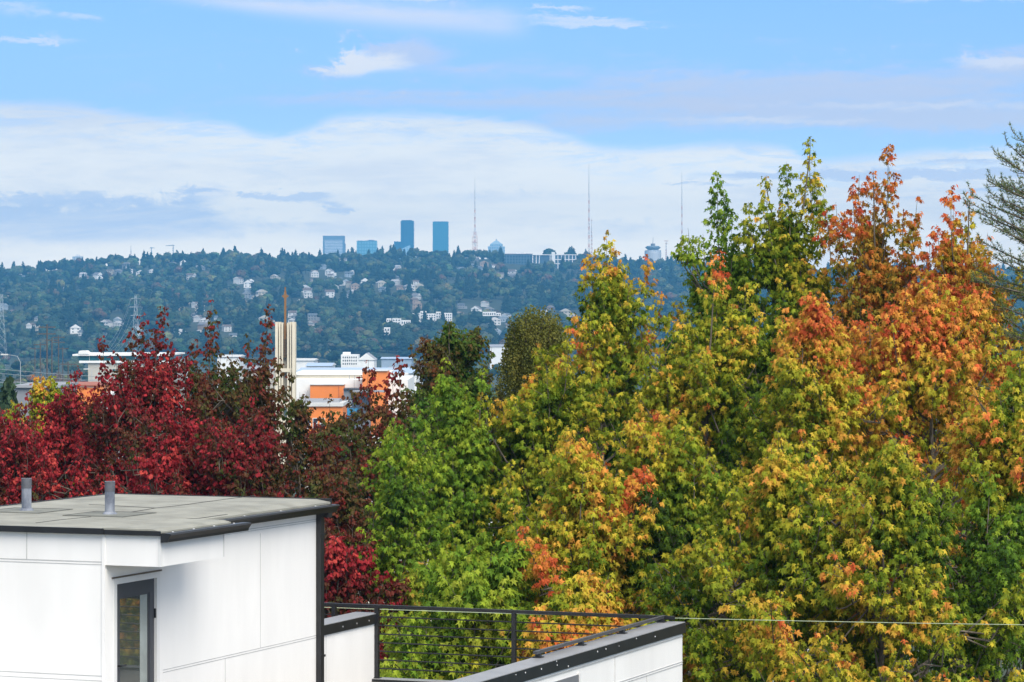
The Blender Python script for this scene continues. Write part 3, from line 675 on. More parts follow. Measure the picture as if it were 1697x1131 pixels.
maple('maple_tree', 'yellow green maple rising just left of the crooked rusty top', 'tree', 900, 57, 2.04, 620, 1130,
      [(905, 600, .9, .36), (945, 560, 1.0, .4), (935, 600, 1.0, .4), (800, 650, .7, .32), (770, 655, .6, .25), (870, 640, .9, .36), (830, 660, .9, .36), (985, 590, 1.0, .4), (1020, 610, 1, .4), (850, 690, 1, .4)],
      84, AUTUMN, .42, seed=9, leaf=.092, group=GY, rise=.16, hot=[(800, 655, 40, .12), (985, 600, 40, .2), (930, 700, 60, -.1), (870, 800, 90, -.14)])
maple('maple_tree', 'green maple carrying one bright orange bough above the roof deck railing', 'tree', 965, 49, 2.10, 745, 1190,
      [(968, 752, .9, .3), (1000, 800, 1.0, .4), (935, 790, .9, .36), (1030, 830, .9, .36), (890, 850, .9, .4), (1060, 830, .9, .34), (850, 830, .8, .34), (745, 870, .8, .2), (810, 920, .8, .3)],
      96, AUTUMN, .42, seed=10, leaf=.092, group=GY, hot=[(985, 790, 60, .6), (1020, 850, 60, .55), (960, 870, 70, .3), (890, 900, 60, .3), (1060, 830, 40, .3), (850, 930, 50, .2), (820, 1050, 90, -.14), (940, 1050, 80, .04)])
maple('maple_tree', 'deep green maple with orange flecks behind the end of the right parapet', 'tree', 1115, 50, 2.10, 700, 1200,
      [(1110, 690, 1.0, .4), (1150, 720, 1.0, .4), (1080, 720, 1, .4), (1190, 760, 1.0, .4), (1050, 740, .9, .35)],
      96, AUTUMN, .36, seed=11, leaf=.092, group=GY, hot=[(1145, 960, 40, .4), (1110, 700, 60, .14), (1075, 760, 50, .14), (1150, 860, 100, -.12), (1050, 1000, 60, .1), (1180, 1010, 60, -.1)])
maple('maple_tree', 'green gold maple with long pale boughs low in the right half', 'tree', 1300, 47, 2.10, 735, 1200,
      [(1290, 720, 1.0, .36), (1330, 760, 1.0, .4), (1260, 780, .9, .36), (1370, 790, 1, .4), (1220, 830, .8, .32), (1345, 985, .6, .3), (1310, 975, .6, .3)],
      88, AUTUMN, .41, seed=12, leaf=.092, group=GY, hot=[(1300, 760, 50, .18), (1240, 840, 40, .16), (1330, 1000, 60, .34), (1290, 900, 70, -.12), (1260, 1040, 60, .2), (1400, 1000, 60, .16)])
maple('maple_tree', 'maple with peach coloured drooping bough above the overhead wire', 'tree', 1465, 46, 2.04, 750, 1200,
      [(1460, 760, 1.0, .4), (1500, 790, 1.0, .4), (1430, 800, .9, .36), (1530, 830, .9, .36), (1470, 975, .7, .3), (1505, 1000, .7, .3), (1380, 1040, .7, .3)],
      84, AUTUMN, .40, seed=13, leaf=.092, group=GY, hot=[(1460, 800, 60, .12), (1480, 1020, 70, .42), (1400, 900, 60, .1), (1540, 880, 80, -.14), (1385, 1060, 50, .3), (1450, 900, 60, .2)])
maple('maple_tree', 'dark green maple in the lower right corner with bare twigs', 'tree', 1655, 47, 2.22, 830, 1210,
      [(1640, 780, 1.0, .4), (1690, 790, 1, .4), (1600, 850, .9, .4)],
      70, AUTUMN_G, .26, seed=14, leaf=.092, group=GY, dens=.8)
maple('maple_tree', 'bright yellow green maple cut by the right edge of the view', 'tree', 1700, 48, 1.92, 600, 1000,
      [(1690, 592, .9, .4), (1655, 640, .9, .4), (1640, 700, .9, .4), (1700, 640, 1, .4), (1610, 720, .8, .35), (1690, 560, .8, .3)],
      60, AUTUMN, .48, seed=15, leaf=.092, group=GY, hot=[(1690, 610, 40, -.05), (1610, 700, 60, .26), (1690, 720, 60, .1)])
maple('maple_tree', 'fresh green upright maple in front of the plum coloured tree', 'tree', 665, 55, 1.02, 720, 1200,
      [(652, 692, 1.5, .36), (690, 668, 1.5, .40), (622, 742, 1.1, .26), (700, 720, 1.4, .4), (640, 800, 1.3, .4), (670, 850, 1.4, .4), (620, 830, 1.2, .34), (690, 880, 1.4, .4), (650, 950, 1.3, .4)],
      52, AUTUMN_G, .42, seed=16, leaf=.085, group=GY, steep=1.6, noisea=.2, spc=.07, tmpl=(MAPLE_V, MAPLE_F))
maple('maple_tree', 'green maple with slender upright shoots between the plum coloured and weeping trees', 'tree', 765, 57, 1.32, 640, 1200,
      [(738, 598, 1.4, .28), (720, 640, 1.2, .32), (760, 660, 1.2, .34), (800, 610, .9, .25), (700, 700, 1.3, .35), (790, 690, 1.2, .36), (750, 740, 1.3, .36), (715, 800, 1.3, .36)],
      76, AUTUMN_G, .38, seed=17, leaf=.095, group=GY, steep=1.5, noisea=.24, spc=.075)
maple('maple_tree', 'low green maple growing right behind the cable railing', 'tree', 790, 48, 1.80, 900, 1230,
      [(730, 1000, .8, .3), (760, 960, .8, .3), (830, 930, .8, .3), (870, 960, .8, .3)],
      70, AUTUMN_G, .40, seed=18, leaf=.11, group=GY, hot=[(780, 1040, 60, .25)])
maple('maple_tree', 'low yellow green maple seen through the right part of the cable railing', 'tree', 950, 47, 1.68, 960, 1230,
      [(960, 985, .8, .3), (1000, 1000, .8, .3), (900, 1000, .8, .3), (1050, 1010, .7, .3)],
      56, AUTUMN, .44, seed=19, leaf=.115, group=GY, hot=[(960, 1040, 50, .3), (1040, 1050, 50, .3)])
for i, (px, tp, dd, R_, lab) in enumerate(((1020, 620, 72, 2.1, 'dark green leafy tree behind the stems of the golden trees over the long parapet'), (900, 640, 68, 2.1, 'dark green leafy tree in the gap behind the golden front maples above the parapet'), (1130, 560, 70, 2.3, 'dark green leafy tree filling the gap between the crooked top and the slim spire'),
                                    (1290, 520, 70, 2.3, 'dark green leafy tree deep behind the tallest golden spires'), (1480, 540, 69, 2.3, 'dark green leafy tree deep behind the rust orange maple'), (1650, 560, 68, 2.2, 'dark green leafy tree deep behind the cedar and orange crown'))):
    maple('maple_tree', lab, 'tree', px, dd, R_, tp, 1180, [], 80, AUTUMN_G, .16, seed=60 + i, group=GY, leaf=.13, tmpl=LT, outer=.2, noisea=.2)
# the red group at the left
rk = dict(pal=CRIMSON, leaf=.075, tmpl=LT, spc=.064, steep=2.6, noisea=.5, rtw=.27, shape=.24, dens=.9)
def red(label, px, D, Rm, top, bot, sp, n, a0, seed, pal=CRIMSON, **k):
    kk = dict(rk); kk.update(k); kk['pal'] = pal
    return maple('red_maple_tree', label, 'tree', px, D, Rm, top, bot, sp, n, kk.pop('pal'), a0, seed=seed, group=GR, **kk)
red('crimson maple with a single pointed top in front of the orange wall at the left', 115, 74, 1.50, 660, 900,
    [(127, 604, 1.1, .2), (128, 640, 1.2, .34), (45, 648, .9, .18), (30, 668, .8, .16), (75, 655, .7, .18), (95, 680, 1, .3), (150, 670, 1, .3)], 80, .53, 31)
red('tallest crimson maple with many thin dark tops behind the right vent pipe', 228, 72, 1.32, 585, 900,
    [(168, 556, 1.0, .12), (172, 600, 1.0, .2), (190, 580, .8, .1), (238, 518, 1.2, .17), (218, 545, 1.1, .2), (270, 504, 1.3, .17), (262, 540, 1.4, .28), (284, 560, .8, .16), (205, 590, 1.2, .28), (240, 590, 1.4, .34), (290, 600, 1.0, .2)], 90, .52, 32)
red('brown red maple with one bare necked top left of the bell tower', 345, 73, 1.20, 610, 900,
    [(351, 497, .9, .14), (352, 545, 1.1, .17), (322, 562, 1.0, .16), (312, 590, 1.0, .22), (365, 590, 1.2, .3), (340, 620, 1.2, .34)], 80, .48, 33, pal=MAROON)
red('olive and dark red maple whose tall top stands beside the bell tower cross', 408, 71, 1.14, 610, 900,
    [(445, 503, 1.2, .13), (441, 560, 1.2, .2), (412, 553, .9, .16), (386, 578, .9, .17), (462, 590, .9, .14), (405, 610, 1.2, .34), (435, 620, 1.2, .34)], 70, .42, 34, pal=MAROON)
red('low crimson maple filling the far left edge behind the roof', 30, 70, 1.32, 700, 900,
    [(20, 690, .8, .3), (60, 700, .9, .3)], 70, .53, 35)
red('bright red maple boughs just above the far edge of the penthouse roof', 300, 66, 1.38, 690, 900,
    [(300, 680, .9, .3), (260, 700, .9, .3), (350, 690, .9, .3)], 80, .54, 36)
red('crimson maple leaning left of the small olive one at the bell tower foot', 392, 65, 1.20, 700, 900,
    [(400, 690, 1.0, .3), (420, 650, 1.0, .3), (436, 700, .9, .3), (455, 755, .9, .26)], 60, .50, 37)
red('sparse olive maple with dark red tips in front of the bell tower shaft', 490, 68, 0.74, 660, 960,
    [(482, 614, 1.0, .24), (497, 650, 1.0, .3), (470, 655, .8, .24)], 14, .30, 38, pal=MAROON, dens=.6)
red('pointed olive brown maple in front of the orange windowed building', 545, 68, 0.84, 700, 1000,
    [(546, 652, 1.0, .26), (535, 690, 1.0, .34), (560, 720, 1.0, .34), (520, 710, .9, .3)], 50, .36, 39, pal=MAROON)
red('maroon maple with three crimson tops before the orange tower block', 625, 64, 1.45, 665, 1150,
    [(611, 598, 1.2, .17), (661, 588, .9, .12), (650, 615, 1.1, .2), (587, 630, .9, .2), (620, 640, 1.2, .3), (575, 680, .9, .3), (600, 670, 1.1, .34), (640, 660, 1.0, .3), (672, 640, .9, .28), (600, 700, 1.1, .4), (655, 690, 1.1, .4)], 100, .46, 40, pal=MAROON, hot=[(611, 620, 45, .35), (660, 605, 30, .35), (590, 640, 30, .3)])
red('crimson low maple beside the black downspout', 575, 54, 0.90, 880, 1200,
    [(585, 850, .8, .24), (560, 900, .8, .3), (610, 880, .8, .26), (540, 900, .7, .3)], 50, .36, 41, pal=CRIMSON, hot=[(580, 940, 50, .14)])
red('olive maple with brown red flecks behind the downspout top', 560, 60, 1.02, 760, 1180,
    [(545, 770, 1.0, .3), (590, 760, 1.0, .3)], 60, .34, 42, pal=MAROON)
maple('maple_tree', 'small yellow leaved maple at the left beyond the crimson tops', 'tree', 80, 86, 1.32, 630, 800,
      [(85, 622, .9, .3), (60, 640, .8, .3), (170, 660, .8, .25), (110, 640, .8, .3)], 50, AUTUMN, .50, seed=43, leaf=.085, tmpl=LT, steep=1.4)
maple('plum_tree', 'round topped dark plum and green tree at the centre against the hill', 'tree', 750, 76, 1.3, 552, 860,
      [(745, 532, .5, .3), (705, 560, .4, .3), (790, 550, .4, .3), (680, 570, .35, .25), (768, 545, .4, .3), (725, 552, .4, .3), (815, 575, .35, .25)],
      200, PLUM, .30, seed=44, tone=(1.5, 1.5, 1.3), leaf=.075, tmpl=LT, steep=.6, shape=.35, noisea=.5, outer=.1, rtw=.34, spc=.07, hot=[(745, 550, 40, -.2)])

def leaf_cloud_tree(name, label, cat, px, D, strands, leaf, pal, a0, seed, trunk_top):
    """weeping tree: fine hanging strands off arching limbs"""
    rg = np.random.default_rng(seed); x0, y0 = X(px, D), D; zg = G(x0, y0); tb = MB()
    PP, DD, NN, SS = [], [], [], []
    for k in range(strands):
        ph = rg.uniform(-math.pi, math.pi); u_ = rg.uniform(0, 1) ** .5
        r = .78 * u_; h = math.sqrt(max(0, 1 - u_ ** 2.6))
        top = np.array([x0 + r * math.cos(ph), y0 + r * math.sin(ph), Z(600, D) + h * (Z(527, D) - Z(600, D)) + rg.uniform(-.25, .1)])
        L = rg.uniform(.6, 2.0); n = int(L / .03)
        s = np.linspace(0, L, n)
        sway = rg.normal(size=2) * .1
        pos = top + np.stack([sway[0] * s + r * math.cos(ph) * .08 * np.sin(s), sway[1] * s, -s + .22 * np.exp(-s * 5)], -1)
        PP.append(pos + rg.normal(size=(n, 3)) * .022); a = rg.uniform(0, 6.28, n)
        DD.append(np.stack([np.cos(a) * .7, np.sin(a) * .7, -np.ones(n) * rg.uniform(.3, 1.2, n)], -1)); NN.append(rg.normal(size=(n, 3)) + np.array([0, -.2, .8])); SS.append(np.full(n, leaf) * rg.uniform(.6, 1.3, n))
        if k % 6 == 0:
            c = np.array([x0, y0, Z(620, D)]); tb.tube([c + (top - c) * .0 + np.array([0, 0, -.6]), (c + top) / 2 + np.array([0, 0, .1]), top], [.03, .018, .006], 4, cap=False)
    PP = np.concatenate(PP); n = len(PP)
    A = a0 + .25 * noise3(PP, .9, seed) + rg.normal(size=n) * .12
    tb.tube([(x0, y0, zg), (x0 + .05, y0, Z(660, D)), (x0, y0, Z(610, D))], [.16, .09, .05], 8)
    o_ = np.array([x0, y0, zg]); root = empty(name, tuple(o_), label=label, cat=cat)
    link('crown', leaves_mesh('crown', PP - o_, np.concatenate(DD), np.concatenate(NN), np.concatenate(SS), ramp(np.clip(A, 0, 1), pal), LT, M_LEAF), root)
    tb.v = [tuple(np.array(v) - o_) for v in tb.v]; tb.build('trunk', M_BARK, root, smooth=True)
leaf_cloud_tree('weeping_birch', 'olive brown weeping tree with fine hanging twigs right of the plum coloured one', 'tree', 888, 74, 620, .05,
                [(0, (.05, .06, .015)), (.4, (.12, .13, .025)), (.7, (.20, .19, .04)), (1, (.27, .22, .05))], .45, 77, 0)

def cedar():
    rg = np.random.default_rng(5); D0 = 57; x0, y0 = X(1790, D0), D0; zg = G(x0, y0); tb = MB(); nd = MB()
    PP, DD, NN, SS = [], [], [], []
    tb.tube([(x0, y0, zg), (x0, y0, Z(420, D0)), (x0, y0, Z(120, D0))], [.28, .12, .02], 10)
    def tuft(p, d, n=7, s=.036):
        for _ in range(n):
            v = unit(rg.normal(size=3) + d * .7 + np.array([0, 0, .5])); PP.append(p); DD.append(v); NN.append(rg.normal(size=3)); SS.append(s * rg.uniform(.7, 1.4))
    def bough(tip, rootp, sag, ntw, tw):
        tip = np.array(tip); rootp = np.array(rootp); mid = (tip + rootp) / 2 + np.array([0, 0, -sag])
        ts = np.linspace(0, 1, 14)
        cv = [(1 - t) ** 2 * rootp + 2 * t * (1 - t) * mid + t * t * tip for t in ts]
        tb.tube(cv, [.035 * (1 - t) + .004 for t in ts], 5)
        for k in range(ntw):
            t = .18 + .82 * (k + rg.uniform()) / ntw
            p = (1 - t) ** 2 * rootp + 2 * t * (1 - t) * mid + t * t * tip
            tg = unit(2 * (1 - t) * (mid - rootp) + 2 * t * (tip - mid)); sdv = unit(np.cross(tg, [0, .9, .35])) * (1 if k % 2 else -1)
            d = unit(tg * .95 + sdv * rg.uniform(.25, .6) + np.array([0, rg.normal() * .35, .12]))
            L = tw * rg.uniform(.5, 1.2) * (1 - .55 * t)
            e = p + d * L + np.array([0, 0, .04 * L])
            tb.tube([p, (p + e) / 2 - np.array([0, 0, .02]), e], [.008, .006, .003], 4, cap=False)
            for q in np.arange(.05, 1.0, .055 / max(L, .06)):
                tuft(p + (e - p) * q + np.array([0, 0, .008]), d, 8)
            tuft(e, d, 8)
        for t in np.arange(.2, 1, .03):
            p = (1 - t) ** 2 * rootp + 2 * t * (1 - t) * mid + t * t * tip; tuft(p + np.array([0, 0, .01]), unit(tip - rootp), 7)
    tips = [(1681, 222), (1668, 236), (1655, 258), (1660, 300), (1648, 252), (1690, 250), (1640, 298), (1636, 318), (1658, 330), (1636, 300), (1608, 322), (1604, 345), (1622, 362), (1600, 332), (1640, 360), (1655, 306), (1618, 395), (1640, 420), (1665, 340), (1620, 450),
            (1650, 470), (1640, 500), (1680, 380), (1675, 430), (1660, 520), (1690, 300), (1700, 560)]
    for i, (a, b) in enumerate(tips):
        dd = rg.uniform(-1.4, .3); tip = P(a, b, D0 + dd)
        bough(tip, (x0, y0, tip.z - rg.uniform(.35, 1.0)), rg.uniform(.05, .25), 13, .44)
    for i in range(84):
        ph = rg.uniform(-math.pi, 0.3); z = Z(rg.uniform(415, 720) if i % 3 else rg.uniform(440, 560), D0); r = rg.uniform(1.0, 2.0) * min(1.15, .75 + (Z(380, D0) - z) / 4)
        bough((x0 + r * math.cos(ph) * 1.1, y0 + r * math.sin(ph), z), (x0, y0, z - rg.uniform(.1, .5)), .12, 13, .42)
    PP_, DD_, NN_, SS_ = map(np.array, (PP, DD, NN, SS)); n = len(PP_)
    tv = np.array([(-.14, 0, 0), (.14, 0, 0), (0, 1.7, 0)]); tf = [[0, 1, 2]]
    o_ = np.array([x0, y0, zg]); root = empty('cedar_tree', tuple(o_), label='blue grey cedar with open upswept boughs at the right edge of the sky', cat='tree')
    C = ramp(np.clip(.5 + .2 * rg.normal(size=n), 0, 1), [(0, (.05, .085, .03)), (.5, (.13, .19, .065)), (1, (.30, .33, .12))])
    link('crown', leaves_mesh('crown', PP_ - o_, DD_, NN_, SS_, C, (tv, tf), M_LEAF), root)
    tb.v = [tuple(np.array(v) - o_) for v in tb.v]; tb.build('trunk', M_BARK, root)
cedar()
print('LEAVES', NLEAF)

# ------------------------------------------------------------------ buildings of the valley floor
def bmat(name, c, **k): return mat(name, c, k.pop('rough', .75), k.pop('var', .05), k.pop('scale', .4), **k)
WHT = bmat('painted_white', (.72, .72, .70)); CRM = bmat('cream_concrete', (.62, .56, .44)); ORG = bmat('orange_stucco', (.72, .21, .035), var=.04)
GRY = bmat('grey_wall', (.20, .21, .23)); DGR = bmat('dark_trim', (.06, .06, .065)); BLR = bmat('pale_blue_roof', (.36, .46, .60), scale=.05)
TEAL = bmat('teal_glass', (.01, .10, .12), rough=.2, var=.3, scale=.3); BEI = bmat('beige_wall', (.45, .42, .36)); WRF = bmat('light_roof', (.55, .55, .53)); LRF = bmat('grey_roof', (.28, .29, .31))
GLS = bmat('dark_window', (.03, .04, .05), rough=.15, var=.2); BLP = bmat('blue_panel', (.03, .20, .36)); TRD = bmat('terracotta', (.35, .12, .07))
def bld(name, label, group=None, cat='building'): return empty(name, label=label, cat=cat, group=group)
def fbox(px0, px1, pt, pb, D, dep, name, m, par, **k):
    """box whose front stands at distance D, as wide and high as the span of the photograph it fills there"""
    zb = Z(pb, D) if pb is not None else G(X((px0 + px1) / 2, D), D) - .5
    return box(name, (X(px0, D), D, zb), (X(px1, D), D + dep, Z(pt, D)), m, par, **k)
def windows(par, px0, px1, pt, pb, D, nx, ny, gx=.35, gy=.4, m=None, frame=None, name='window'):
    for j in range(ny):
        for i in range(nx):
            w = (px1 - px0) / nx; h = (pb - pt) / ny
            a = px0 + w * (i + gx / 2); b = px0 + w * (i + 1 - gx / 2); c = pt + h * (j + gy / 2); d = pt + h * (j + 1 - gy / 2)
            o = box(name, (X(a, D), D - .06, Z(d, D)), (X(b, D), D - .004, Z(c, D)), m or GLS, par)
            if frame:
                t = .09; f = MB(); x0, x1, z0, z1 = X(a, D), X(b, D), Z(d, D), Z(c, D)
                f.box((x0 - t, D - .09, z0 - t), (x0, D - .003, z1 + t)); f.box((x1, D - .09, z0 - t), (x1 + t, D - .003, z1 + t))
                f.box((x0, D - .09, z1), (x1, D - .003, z1 + t)); f.box((x0, D - .09, z0 - t), (x1, D - .003, z0)); f.box((x0, D - .085, (z0 + z1) / 2 - .04), (x1, D - .061, (z0 + z1) / 2 + .04))
                f.build('window_frame', frame, o)
# bell tower with its cross
def bell_tower():
    D = 470; t = bld('bell_tower', 'cream concrete bell tower with slotted shaft and a tall bronze cross on top', cat='bell tower')
    x = lambda p: X(p, D); z = lambda p: Z(p, D); zg = G(x(472), D) - .3
    s = MB(); a, b = 456, 489; dep = 3.0
    # four corner piers and slim ribs leave vertical slots
    for (p0, p1, y0, y1, zt) in ((456, 460.5, 0, .8, 534), (462, 464.5, .25, .9, 534), (466, 468.6, .4, 1, 535), (475.5, 478.5, .4, 1, 535), (480.0, 482.6, .25, .9, 534), (484.0, 488.8, 0, .8, 534)):
        s.box((x(p0), D + y0, zg), (x(p1), D + y1, z(zt)))
        s.box((x(p0), D + dep - y1, zg), (x(p1), D + dep - y0, z(zt)))
    for y0 in (.85, 1.9): s.box((x(456.3), D + y0, zg), (x(459), D + y0 + .5, z(534))); s.box((x(486), D + y0, zg), (x(488.5), D + y0 + .5, z(534)))
    for (pt, pb) in ((611, 617), (668, 674), (692, 900)): s.box((x(456.5), D + .3, z(pb)), (x(488.4), D + dep - .3, z(pt)))
    s.build('shaft', CRM, t)
    br = bmat('bronze_grille', (.10, .075, .05), rough=.5); g_ = MB()
    for i in range(6): g_.box((x(469 + i * 2.6), D + .9, z(594)), (x(470.0 + i * 2.6), D + 1.1, z(562)))
    for k in range(8): g_.box((x(468.2), D + .88, z(564 + k * 4.2)), (x(483.2), D + 1.12, z(563 + k * 4.2)))
    g_.box((x(468.4), D + 1.4, z(594)), (x(483), D + 1.5, z(563))); g_.build('belfry_grille', br, t)
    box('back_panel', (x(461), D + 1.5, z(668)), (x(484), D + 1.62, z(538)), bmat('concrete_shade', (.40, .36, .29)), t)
    bz = bmat('cross_bronze', (.26, .13, .045), rough=.45, metal=.3)
    c = MB(); cx = 471.8
    c.prism([(-.16, -.16), (.16, -.16), (.16, .16), (-.16, .16)], (x(cx), D + 1.2, z(592)), (x(cx), D + 1.2, z(483)), up=(0, 1, 0))
    c.box((x(cx) - .10, D + 1.08, z(483)), (x(cx) + .10, D + 1.3, z(476)))
    c.box((x(466.6), D + 1.06, z(492.6)), (x(477), D + 1.3, z(489.6))); c.box((x(469), D + 1.02, z(494.5)), (x(474.6), D + 1.34, z(488)))
    c.build('cross', bz, t)
bell_tower()
# orange store
b = bld('orange_warehouse', 'white and orange store with grey stair bay and orange tower right of the bell tower')
fbox(484, 676, 630, None, 690, 46, 'wall', WHT, b); r_ = fbox(484, 640, 621.5, 629.9, 706, 40, 'upper_wall', CRM, b)
fbox(482, 642, 619.5, 621.6, 705.5, 41, 'parapet', WHT, r_)
o = fbox(514, 570, 638.5, 664, 686, 3.9, 'orange_panel', ORG, b); fbox(513.5, 570.5, 637.3, 638.4, 685.7, 4.4, 'coping', WRF, o)
fbox(561, 562, 639, 664, 685.9, .09, 'panel_joint', bmat('orange_dark', (.45, .13, .03)), o)
o = fbox(600.5, 642, 615.5, None, 684, 12, 'orange_tower', ORG, b); fbox(600, 642.6, 614.6, 615.4, 683.6, 13, 'coping', WRF, o)
o = fbox(569.5, 612, 646, None, 676, 7.9, 'stair_bay', GRY, b); fbox(568.5, 613, 644.6, 645.9, 675.4, 9, 'coping', DGR, o); fbox(584, 640, 648, 650.5, 670, 5.9, 'awning', LRF, b)
windows(o, 574, 584, 662, 676, 676, 2, 2, m=WHT)
fbox(571, 592, 678, 693, 670, 5.5, 'blue_panel', BLP, b)
for px in (579, 588): MB().tube([P(px, 630, 700), P(px, 622, 700)], .08).build('roof_mast', LRF, b)
b = bld('low_orange_building', 'low orange building with tall white framed windows below the white store')
fbox(500, 568, 674, None, 560, 14, 'wall', ORG, b); fbox(499, 569, 668.5, 673.9, 559.6, 15, 'parapet', WRF, b); fbox(503, 562, 663, 668, 563, 10, 'roof_box', LRF, b)
windows(b, 505, 540, 693, 711, 560, 3, 1, gx=.42, gy=.1, frame=WHT)
b = bld('long_shed', 'very long low shed with pale blue metal roof behind the orange store')
def shed(b, px0, px1, pe, pr, D, dep, wm, rm, gable=None):
    x0, x1 = X(px0, D), X(px1, D); zb = G((x0 + x1) / 2, D) - .5; ze, zr = Z(pe, D), Z(pr, D + dep / 2)
    box('wall', (x0, D, zb), (x1, D + dep, ze), wm, b)
    m = MB()
    if gable is None:
        m.v = [(x0 - .5, D - .6, ze + .01), (x1 + .5, D - .6, ze + .01), (x1 + .5, D + dep / 2, zr), (x0 - .5, D + dep / 2, zr), (x0 - .5, D + dep + .6, ze + .01), (x1 + .5, D + dep + .6, ze + .01)]
        m.f = [(0, 1, 2, 3), (3, 2, 5, 4), (0, 3, 4), (1, 5, 2), (0, 4, 5, 1)]; m.m = [0, 0, 1, 1, 1]
    else:
        xm = (x0 + x1) / 2
        m.v = [(x0 - .5, D - .4, ze + .01), (x1 + .5, D - .4, ze + .01), (xm, D - .4, zr), (x0 - .5, D + dep, ze + .01), (x1 + .5, D + dep, ze + .01), (xm, D + dep, zr)]
        m.f = [(0, 2, 5, 3), (1, 4, 5, 2), (0, 1, 2), (3, 5, 4), (0, 3, 4, 1)]; m.m = [0, 0, 1, 1, 1]
    m.build('roof', [rm, wm], b)
    return b
shed(b, 490, 690, 619, 609.5, 860, 60, WHT, BLR)
for lab, px0, px1, pe, pr, D, dep, wm, rm, gb in (
    ('white flat roofed hall just right of the bell tower belfry', 489, 520, 598, 594, 1500, 30, WHT, WRF, None),
    ('low white shed with a shallow roof between bell tower and orange store', 508, 548, 607, 601.5, 1180, 30, WHT, BLR, None),
    ('white gable fronted shed beside the white block over the orange tower', 594, 620, 597, 585, 1420, 26, WHT, LRF, 1),
    ('long grey blue warehouse behind the orange tower top', 632, 682, 595, 592, 1450, 30, bmat('bluegrey_wall', (.25, .33, .42)), BLR, None),
    ('small white flat shed at the right of the long grey blue warehouse', 645, 690, 612, 608, 980, 18, WHT, LRF, None),
    ('white low hall at the right of the teal windowed building', 246, 300, 596, 592, 1300, 30, WHT, WRF, None),
    ('white hall between the brown red and olive maple tops', 360, 396, 592, 588, 1350, 30, WHT, WRF, None),
    ('pale hall left of the bell tower behind the olive maple', 400, 455, 612, 606, 900, 30, BEI, LRF, None),
    ('grey low roof at the foot of the hill near the weeping tree', 812, 842, 575, 571, 2200, 30, WHT, LRF, None),
    ('bright white long roof left of the plum coloured tree low in the valley', 640, 672, 622, 618, 760, 12, WHT, WRF, None)):
    shed(bld('shed', lab, cat='shed', group='sheds and halls in the valley'), px0, px1, pe, pr, D, dep, wm, rm, gb)
b = bld('white_block', 'white three storey block with dark windows under the round tree at the hill foot')
fbox(565, 594, 588, None, 1500, 14, 'wall', WHT, b); fbox(568, 580, 584, 587.9, 1502, 8, 'roof_box', WHT, b); windows(b, 567, 592, 590, 606, 1500, 7, 3, gx=.5, gy=.5)
# teal glazed hall
b = bld('teal_glass_building', 'long low building with teal ribbon windows and stepped white parapet at left')
D = 900
fbox(120, 283, 587.5, 590, D - 1, 40, 'roof_slab', WHT, b); fbox(131, 282, 590.1, 599, D, 38, 'ribbon_window', TEAL, b); fbox(146, 283, 599.1, None, D - .6, 38, 'wall', BEI, b)
fbox(131, 283, 598.2, 602, D - 1.2, .5, 'band', WHT, b)
p = MB(); zz = lambda q: Z(q, D)
p.v = [(X(a, D), D - 1.2 + dy, Z(q, D)) for dy in (0, 6) for a, q in ((131, 587.4), (131, 583), (133, 581.5), (143, 581.5), (148, 586), (148, 587.4))]
p.f = [tuple(range(6)), tuple(range(11, 5, -1))] + [(i, (i + 1) % 6 + 0, (i + 1) % 6 + 6, i + 6)[::-1] for i in range(6)]; p.m = [0] * 8
p.build('parapet_bump', WHT, b)
for q in (148, 165, 184, 201, 224, 243, 262): fbox(q, q + .5, 590.2, 598.9, D - .08, .1, 'mullion', WHT, b)
for i, q in enumerate((184, 189, 194)): 
    o = MB(); c = P(q, 614, D - .62); o.tube([c, c + Vector((0, -.15, 0))], .36, 10); o.build('wall_letter', TEAL, b)
b = bld('grey_roof_building', 'low grey building with flat roof behind the yellow maple at far left')
fbox(24, 100, 643, None, 420, 16, 'wall', GRY, b); fbox(23, 101, 638.5, 642.9, 419.5, 17, 'roof', LRF, b)
b = bld('orange_hall', 'bright orange flat walled hall behind the single crimson pointed top')
fbox(95, 166, 640, None, 500, 20, 'wall', ORG, b); fbox(94, 166.6, 638, 639.9, 499.6, 21, 'coping', TRD, b); fbox(166.5, 186, 652, None, 496, 16, 'annex', WHT, b)
# pale buildings glimpsed through the foliage
b = bld('cream_building', 'cream walled building with dark roof trim seen through gaps behind the maroon maples')
fbox(505, 800, 752, None, 118, 14, 'wall', bmat('pale_stucco', (.66, .62, .54)), b); fbox(503, 802, 747, 751.9, 117.7, 15, 'roof', DGR, b); fbox(506, 799, 745, 746.9, 118.5, 13, 'parapet', WRF, b)
windows(b, 520, 790, 800, 830, 118, 7, 1, gx=.6, gy=.1, frame=WHT)
b = bld('pale_house', 'pale low house glimpsed between the stems of the yellow green maples')
shed(b, 770, 1010, 905, 885, 96, 10, bmat('pale_siding', (.66, .66, .64)), LRF)
b = bld('small_house', 'small grey roofed white house hidden behind the lowest maple boughs on the right')
shed(b, 1120, 1420, 1020, 985, 92, 10, bmat('pale_siding', (.66, .66, .64)), LRF)

